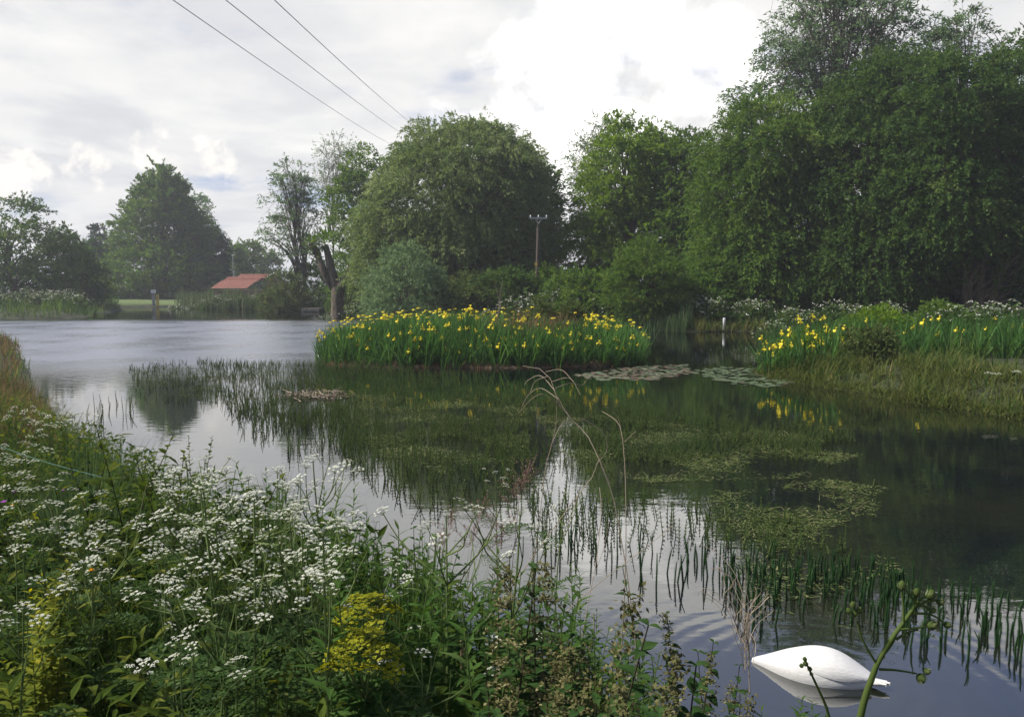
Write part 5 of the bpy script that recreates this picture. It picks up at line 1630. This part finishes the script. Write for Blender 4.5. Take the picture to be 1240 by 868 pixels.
def build_flowers():
    # lime-yellow umbels (a branched plant in two tiers)
    mesh = [umbel_mesh(.042, 20, 13, 'yflower', .0040, .5, 'flower_head') for _ in range(3)]
    for cx, cy, n, rx, ry, lb, Y in ((440, 738, 12, 46, 20, 'lime-yellow flowering plant, upper dome of two', 2.25), (437, 790, 15, 46, 34, 'lime-yellow flowering plant, lower dome of two', 2.05)):
        c = at(cx, cy, Y); z = float(ground_z(c[:1], c[1:2])[0])
        root = empty('yellow_umbel_plant', (c[0], Y, z)); tag(root, lb, 'yellow flowers', 'lime-yellow flowering plants')
        k = Y / F_PX; ms = MB(); hub = np.array([0, .05, c[2] - z - .16])
        stems(ms, [[(0, .05, 0), tuple(hub * .6), tuple(hub)]], np.array([.006, .005, .004]), 6)
        for i in range(n):
            a = i * 2.4; q = math.sqrt((i + .5) / n)
            p = np.array([math.cos(a) * q * rx * k, math.sin(a) * q * .09, c[2] - z + ry * k * (.8 - 1.5 * q * q) + rng.normal(0, .006)])
            stems(ms, spline([hub, (hub + p) / 2 + [0, 0, -.01], p], 5), np.linspace(.003, .0016, 5), 4)
            o = obj('flower_head', mesh[i % 3], root, tuple(p - [0, 0, .02]), rng.uniform(0, 6.28), rng.uniform(.7, 1.0))
            o.rotation_euler[0] = -math.sin(a) * q * .5; o.rotation_euler[1] = math.cos(a) * q * .6
        ms.build('stem', M['stalk'], root)
        mb = MB(); m = 130; t = rng.random(m); a = rng.uniform(0, 6.28, m)
        leaves(mb, np.column_stack([rng.normal(0, .05, m), rng.normal(.05, .04, m), (c[2] - z) * (.3 + .6 * t)]), np.column_stack([np.cos(a), np.sin(a), np.full(m, .4)]), .07, .012, OVATE2, curl=.8, fold=.2)
        mb.build('foliage', M['herb2'], root)
    # sow thistle in the right foreground
    Y = 1.95
    s_ = px_path([(1035, 900, 0), (1046, 850, 0), (1056, 820, 0), (1064, 800, 0), (1082, 770, 0), (1098, 748, .01), (1112, 728, .02)], Y)
    b = s_[0].copy(); root = empty('sow_thistle', b); tag(root, 'thick green stalk with closed buds rising beside the swan', 'flower stalk')
    mb = MB(); stems(mb, spline(s_, 14) - b, np.linspace(.0095, .0040, 14), 8, tone=.4); mb.build('stem', M['thistle'], root, True)

    def bud(p, r, tilt):
        mb = MB(); ns, nr = 8, 6; V = []
        prof = [(.0, .35), (.18, .85), (.42, 1.0), (.68, .85), (.88, .55), (1.0, .28)]
        ax = nrm(np.array(tilt, float)); u = nrm(np.cross(ax, [.3, .9, .1])); w = np.cross(ax, u)
        for t, q in prof:
            for j in range(ns): V.append(p + ax * t * r * 2.1 + (u * math.cos(j * .785) + w * math.sin(j * .785)) * q * r)
        F = [(i * ns + j, i * ns + (j + 1) % ns, (i + 1) * ns + (j + 1) % ns, (i + 1) * ns + j) for i in range(nr - 1) for j in range(ns)]
        mb.add(np.array(V), F, .25); mb.add(np.array(V)[-ns:], [(0, 1, 2, 3), (0, 3, 4, 5), (0, 5, 6, 7)], .8)
        for k in range(12):
            a = k * 2.4; t = rng.uniform(.0, .35)
            leaves(mb, [p + ax * r * 2 * t + (u * math.cos(a) + w * math.sin(a)) * r * .85], [ax + (u * math.cos(a) + w * math.sin(a)) * .25], r * 1.3, r * .22, RHOMB, U=[u * math.cos(a) + w * math.sin(a)], tone=.9)
        return mb
    brs = [([(1094, 752), (1094, 735), (1092, 716)], [(1092, 714, .011, (0, 0, 1))]), ([(1110, 730), (1103, 722), (1096, 712)], []), ([(1105, 738), (1110, 722), (1110, 718)], [(1109, 722, .010, (.1, 0, 1))]),
           ([(1112, 728), (1120, 722), (1124, 720)], [(1123, 724, .012, (.6, 0, .8))]), ([(1110, 734), (1124, 727), (1136, 727)], [(1134, 729, .009, (1, 0, .1))]), ([(1106, 742), (1128, 744), (1146, 756)], [(1143, 755, .009, (1, 0, -.3))]),
           ([(1090, 762), (1110, 760), (1126, 756)], [(1122, 757, .013, (.9, 0, .1))]), ([(1085, 774), (1098, 766), (1112, 762)], []), ([(1072, 790), (1080, 780), (1086, 768)], []),
           ([(1062, 804), (1050, 785), (1042, 768), (1038, 752)], [(1036, 746, .008, (-.2, 0, 1)), (1030, 742, .007, (-.6, 0, .8)), (1040, 742, .0075, (.2, 0, 1)), (1033, 736, .008, (-.1, 0, 1))]),
           ([(1065, 810), (1085, 811), (1110, 815)], [(1113, 816, .012, (.5, 0, -.9)), (1118, 812, .009, (.9, 0, -.1))]), ([(1110, 730), (1122, 735), (1128, 742)], [(1126, 740, .0075, (.7, 0, .3))])]
    for pts, buds in brs:
        P = px_path([(*p, 0) for p in pts], Y)
        mb = MB(); stems(mb, spline(P, 7) - b, np.linspace(.0036, .0020, 7), 6, tone=.5); br_ = mb.build('branch', M['thistle'], root, True)
        for px, py, r, tl in buds: bud(at(px, py, Y) - b, r * 1.0, tl).build('bud', M['thistle'], br_, True)
    # second small budded stalk in front of the swan
    s_ = px_path([(1012, 905, 0), (1002, 860, 0), (990, 832, 0), (978, 806, 0)], 1.9); b2 = s_[0].copy(); root = empty('sow_thistle', b2); tag(root, 'short dark budded stalk in front of the swan', 'flower stalk')
    mb = MB(); stems(mb, spline(s_, 9) - b2, np.linspace(.0042, .0028, 9), 6, tone=.1); mb.build('stem', M['thistle'], root, True)
    for px, py, r in ((976, 806, .0085), (971, 808, .007), (981, 812, .0075), (975, 800, .007), (983, 818, .006)): bud(at(px, py, 1.9) - b2, r * .75, (-.2, 0, 1)).build('bud', M['thistle'], root, True)
    # a few bright single flowers at the left edge
    for px, py, mt, r, lb in ((5, 609, 'purple', .017, 'purple flower at the left edge among the cow parsley'), (17, 597, 'purple', .009, 'tiny purple flower right of the purple flower'), (15, 613, 'orange', .008, 'small orange flower beside the purple flower'),
                              (111, 693, 'orange', .012, 'small orange flower above the lower white umbels'), (77, 595, 'purple', .008, 'tiny pink flower under the green cord')):
        x, y, z = solve(px, py, .75); root = empty('wild_flower', (x, y, z)); tag(root, lb, 'flower')
        mb = MB(); stems(mb, [[(0, 0, 0), (.01, 0, .4), (0, 0, .75)]], np.array([.002, .002, .0015]), 4); mb.build('stem', M['stalk'], root)
        mb = MB(); n = 12; a = np.arange(n) * .5236
        leaves(mb, np.tile([0, 0, .75], (n, 1)), np.column_stack([np.cos(a), np.sin(a), rng.uniform(.2, 1.2, n)]), r, r * .3, OVATE2, curl=.4); mb.build('petals', M[mt], root)


build_flowers()


# ------------------------------------------------------------------ white-flowered clumps on the far banks
def far_parsley_mesh(s_=1.0):
    mf, mw = MB(), MB()
    n = 260
    q = rng.normal(0, 1, (n, 2)) * .42; h = rng.uniform(.1, 1.05, n) * np.exp(-(q ** 2).sum(1) * .8)
    leaves(mf, np.column_stack([q, h]), sphere_dirs(n) + [0, 0, .5], .26, .05, RHOMB, tone=rng.random(n))
    m = 40; q = rng.normal(0, 1, (m, 2)) * .45; h = 1.0 * np.exp(-(q ** 2).sum(1) * .5) + rng.uniform(-.12, .25, m)
    for j in range(3):
        leaves(mw, np.column_stack([q, h]) + rng.normal(0, .02, (m, 3)), np.column_stack([np.cos(j * 2.1 + q[:, 0]), np.sin(j * 2.1 + q[:, 0]), rng.normal(0, .3, m)]), .085, .03, RHOMB, tone=rng.random(m))
    st = np.column_stack([q, h]); stems(mf, np.stack([st * [.7, .7, 0], st], 1), .006, 3, tone=.5)
    return mf.mesh('foliage', M['fern']), mw.mesh('flower_heads', M['white'])


FP = [far_parsley_mesh() for _ in range(4)]


def build_far_parsley():
    def put(px, Y, sc, lb, g, top=None):
        x = at(px, 345, Y)[0]; z = float(ground_z(np.array([x]), np.array([float(Y)]))[0])
        root = empty('cow_parsley_clump', (x, Y, z), rng.uniform(0, 6.28), sc); tag(root, lb, 'cow parsley', g)
        f, w = FP[rng.integers(0, 4)]; obj('foliage', f, root); o = obj('flower_heads', w, root); o['kind'] = 'stuff'
    for px in np.linspace(-10, 170, 16): put(px + rng.normal(0, 4), rng.uniform(64, 70) if px < 110 else rng.uniform(104, 112), rng.uniform(1.0, 1.5) if px < 110 else 1.8, 'white-flowered clump under the far left trees', 'white clumps under the far left trees')
    for px in np.linspace(215, 330, 8): put(px + rng.normal(0, 4), rng.uniform(80.5, 82), rng.uniform(.9, 1.2), 'white-flowered clump behind the pale reeds', 'white clumps behind the reeds')
    for px in np.linspace(385, 470, 7): put(px + rng.normal(0, 4), rng.uniform(58, 62), rng.uniform(.9, 1.2), 'white-flowered clump around the pollard willow foot', 'white clumps by the pollard')
    for px in np.linspace(520, 790, 15): put(px + rng.normal(0, 5), rng.uniform(44.5, 48) if px > 700 else rng.uniform(47.5, 49), rng.uniform(1.3, 1.7), 'white-flowered clump in the strip behind the iris island', 'white clumps behind the island')
    for px, Y in ((835, 43), (845, 43.5), (852, 43), (862, 42.8), (868, 43.6), (905, 42.6), (915, 43), (922, 42.4)): put(px, Y, rng.uniform(1.0, 1.25), 'white-flowered clump at the channel edge near the white post', 'white clumps near the white post')
    for px in np.linspace(940, 1090, 8): put(px + rng.normal(0, 4), rng.uniform(37, 41), rng.uniform(.8, 1.1), 'white-flowered clump along the foot of the dark grove', 'white clumps at the dark grove')
    for px, Y in ((1140, 30), (1150, 29.5), (1158, 30.5), (1190, 33), (1205, 30), (1218, 30), (1232, 29.5), (1246, 30)): put(px, Y, rng.uniform(.9, 1.15), 'white-flowered clump behind the right bank irises', 'white clumps behind the right irises')
    # low bushes and two white umbels in the right bank sward
    for px, py, r, Y, lb, mt in ((1140, 388, 26, 30, 'rounded pale-topped bush behind the right bank irises', 'mid'), (1050, 432, 22, 20.5, 'dark low bush in the grass of the right bank', 'olive'), (975, 430, 22, 22.5, 'leafy green clump behind the bank tip irises', 'lime'), (1060, 400, 34, 25, 'leafy green clump in the middle of the right bank', 'lime')):
        tree('bank_bush', lb, 'bush', px, Y, [(px, py, r, r * .7), (px + r * .5, py + 6, r * .7, r * .6)], mt, 34, 24, 10, (.12, .028), .35, .5, group='bushes on the right bank', trunk_r=.03, skirt=.6)
    for px, py, lb in ((1203, 452, 'white flower umbel low in the right bank grass'), (1230, 450, 'smaller white flower umbel at the right picture edge')):
        Y = 16.0; c = at(px, py, Y); z = float(ground_z(c[:1], np.array([Y]))[0])
        root = empty('white_umbel_plant', (c[0], Y, z)); tag(root, lb, 'white flower', 'white umbels on the right bank')
        mb = MB(); stems(mb, [[(0, 0, 0), (.02, 0, (c[2] - z) * .5), (0, 0, c[2] - z)]], .008, 5); mb.build('stem', M['stalk'], root)
        for dx in ((-.09, .0, .09) if px < 1210 else (0, .05)):
            obj('umbel', UMB[0], root, (dx, rng.normal(0, .03), c[2] - z - .04), 0, rng.uniform(1.3, 1.8))


build_far_parsley()


# ------------------------------------------------------------------ labels: place in the row where look-alikes can be told apart
def number_labels():
    words_ = ('first second third fourth fifth sixth seventh eighth ninth tenth eleventh twelfth thirteenth fourteenth fifteenth sixteenth seventeenth eighteenth nineteenth twentieth '
              'twenty-first twenty-second twenty-third twenty-fourth twenty-fifth twenty-sixth').split()
    by = {}
    for o in list(COL.objects):
        if o.parent is None and o.get('label') and o.get('group'): by.setdefault(o['label'], []).append(o)
    for lb, os_ in by.items():
        if 2 <= len(os_) <= 26:
            os_.sort(key=lambda o: o.location.x / max(o.location.y, .1))
            for k, o in enumerate(os_):
                o['label'] = lb + ', ' + ('leftmost' if k == 0 else 'rightmost' if k == len(os_) - 1 else words_[k] + ' from left')


number_labels()


# ------------------------------------------------------------------ hazy air
def build_haze():
    mb = MB()
    box(mb, (-760, -60, -3.0), (760, 960, 24.0))
    m, nt, out = mat_nodes('hazy_air')
    v = nt.nodes.new('ShaderNodeVolumePrincipled')
    v.inputs['Color'].default_value = (.93, .95, 1, 1)
    v.inputs['Density'].default_value = HAZE
    v.inputs['Anisotropy'].default_value = .35
    nt.links.new(v.outputs[0], out.inputs['Volume'])
    tag(mb.build('haze', m), kind='stuff')


HAZE = .0009
build_haze()
# print('TRIS', sum(sum(len(p.vertices) - 2 for p in m.polygons) for m in bpy.data.meshes))
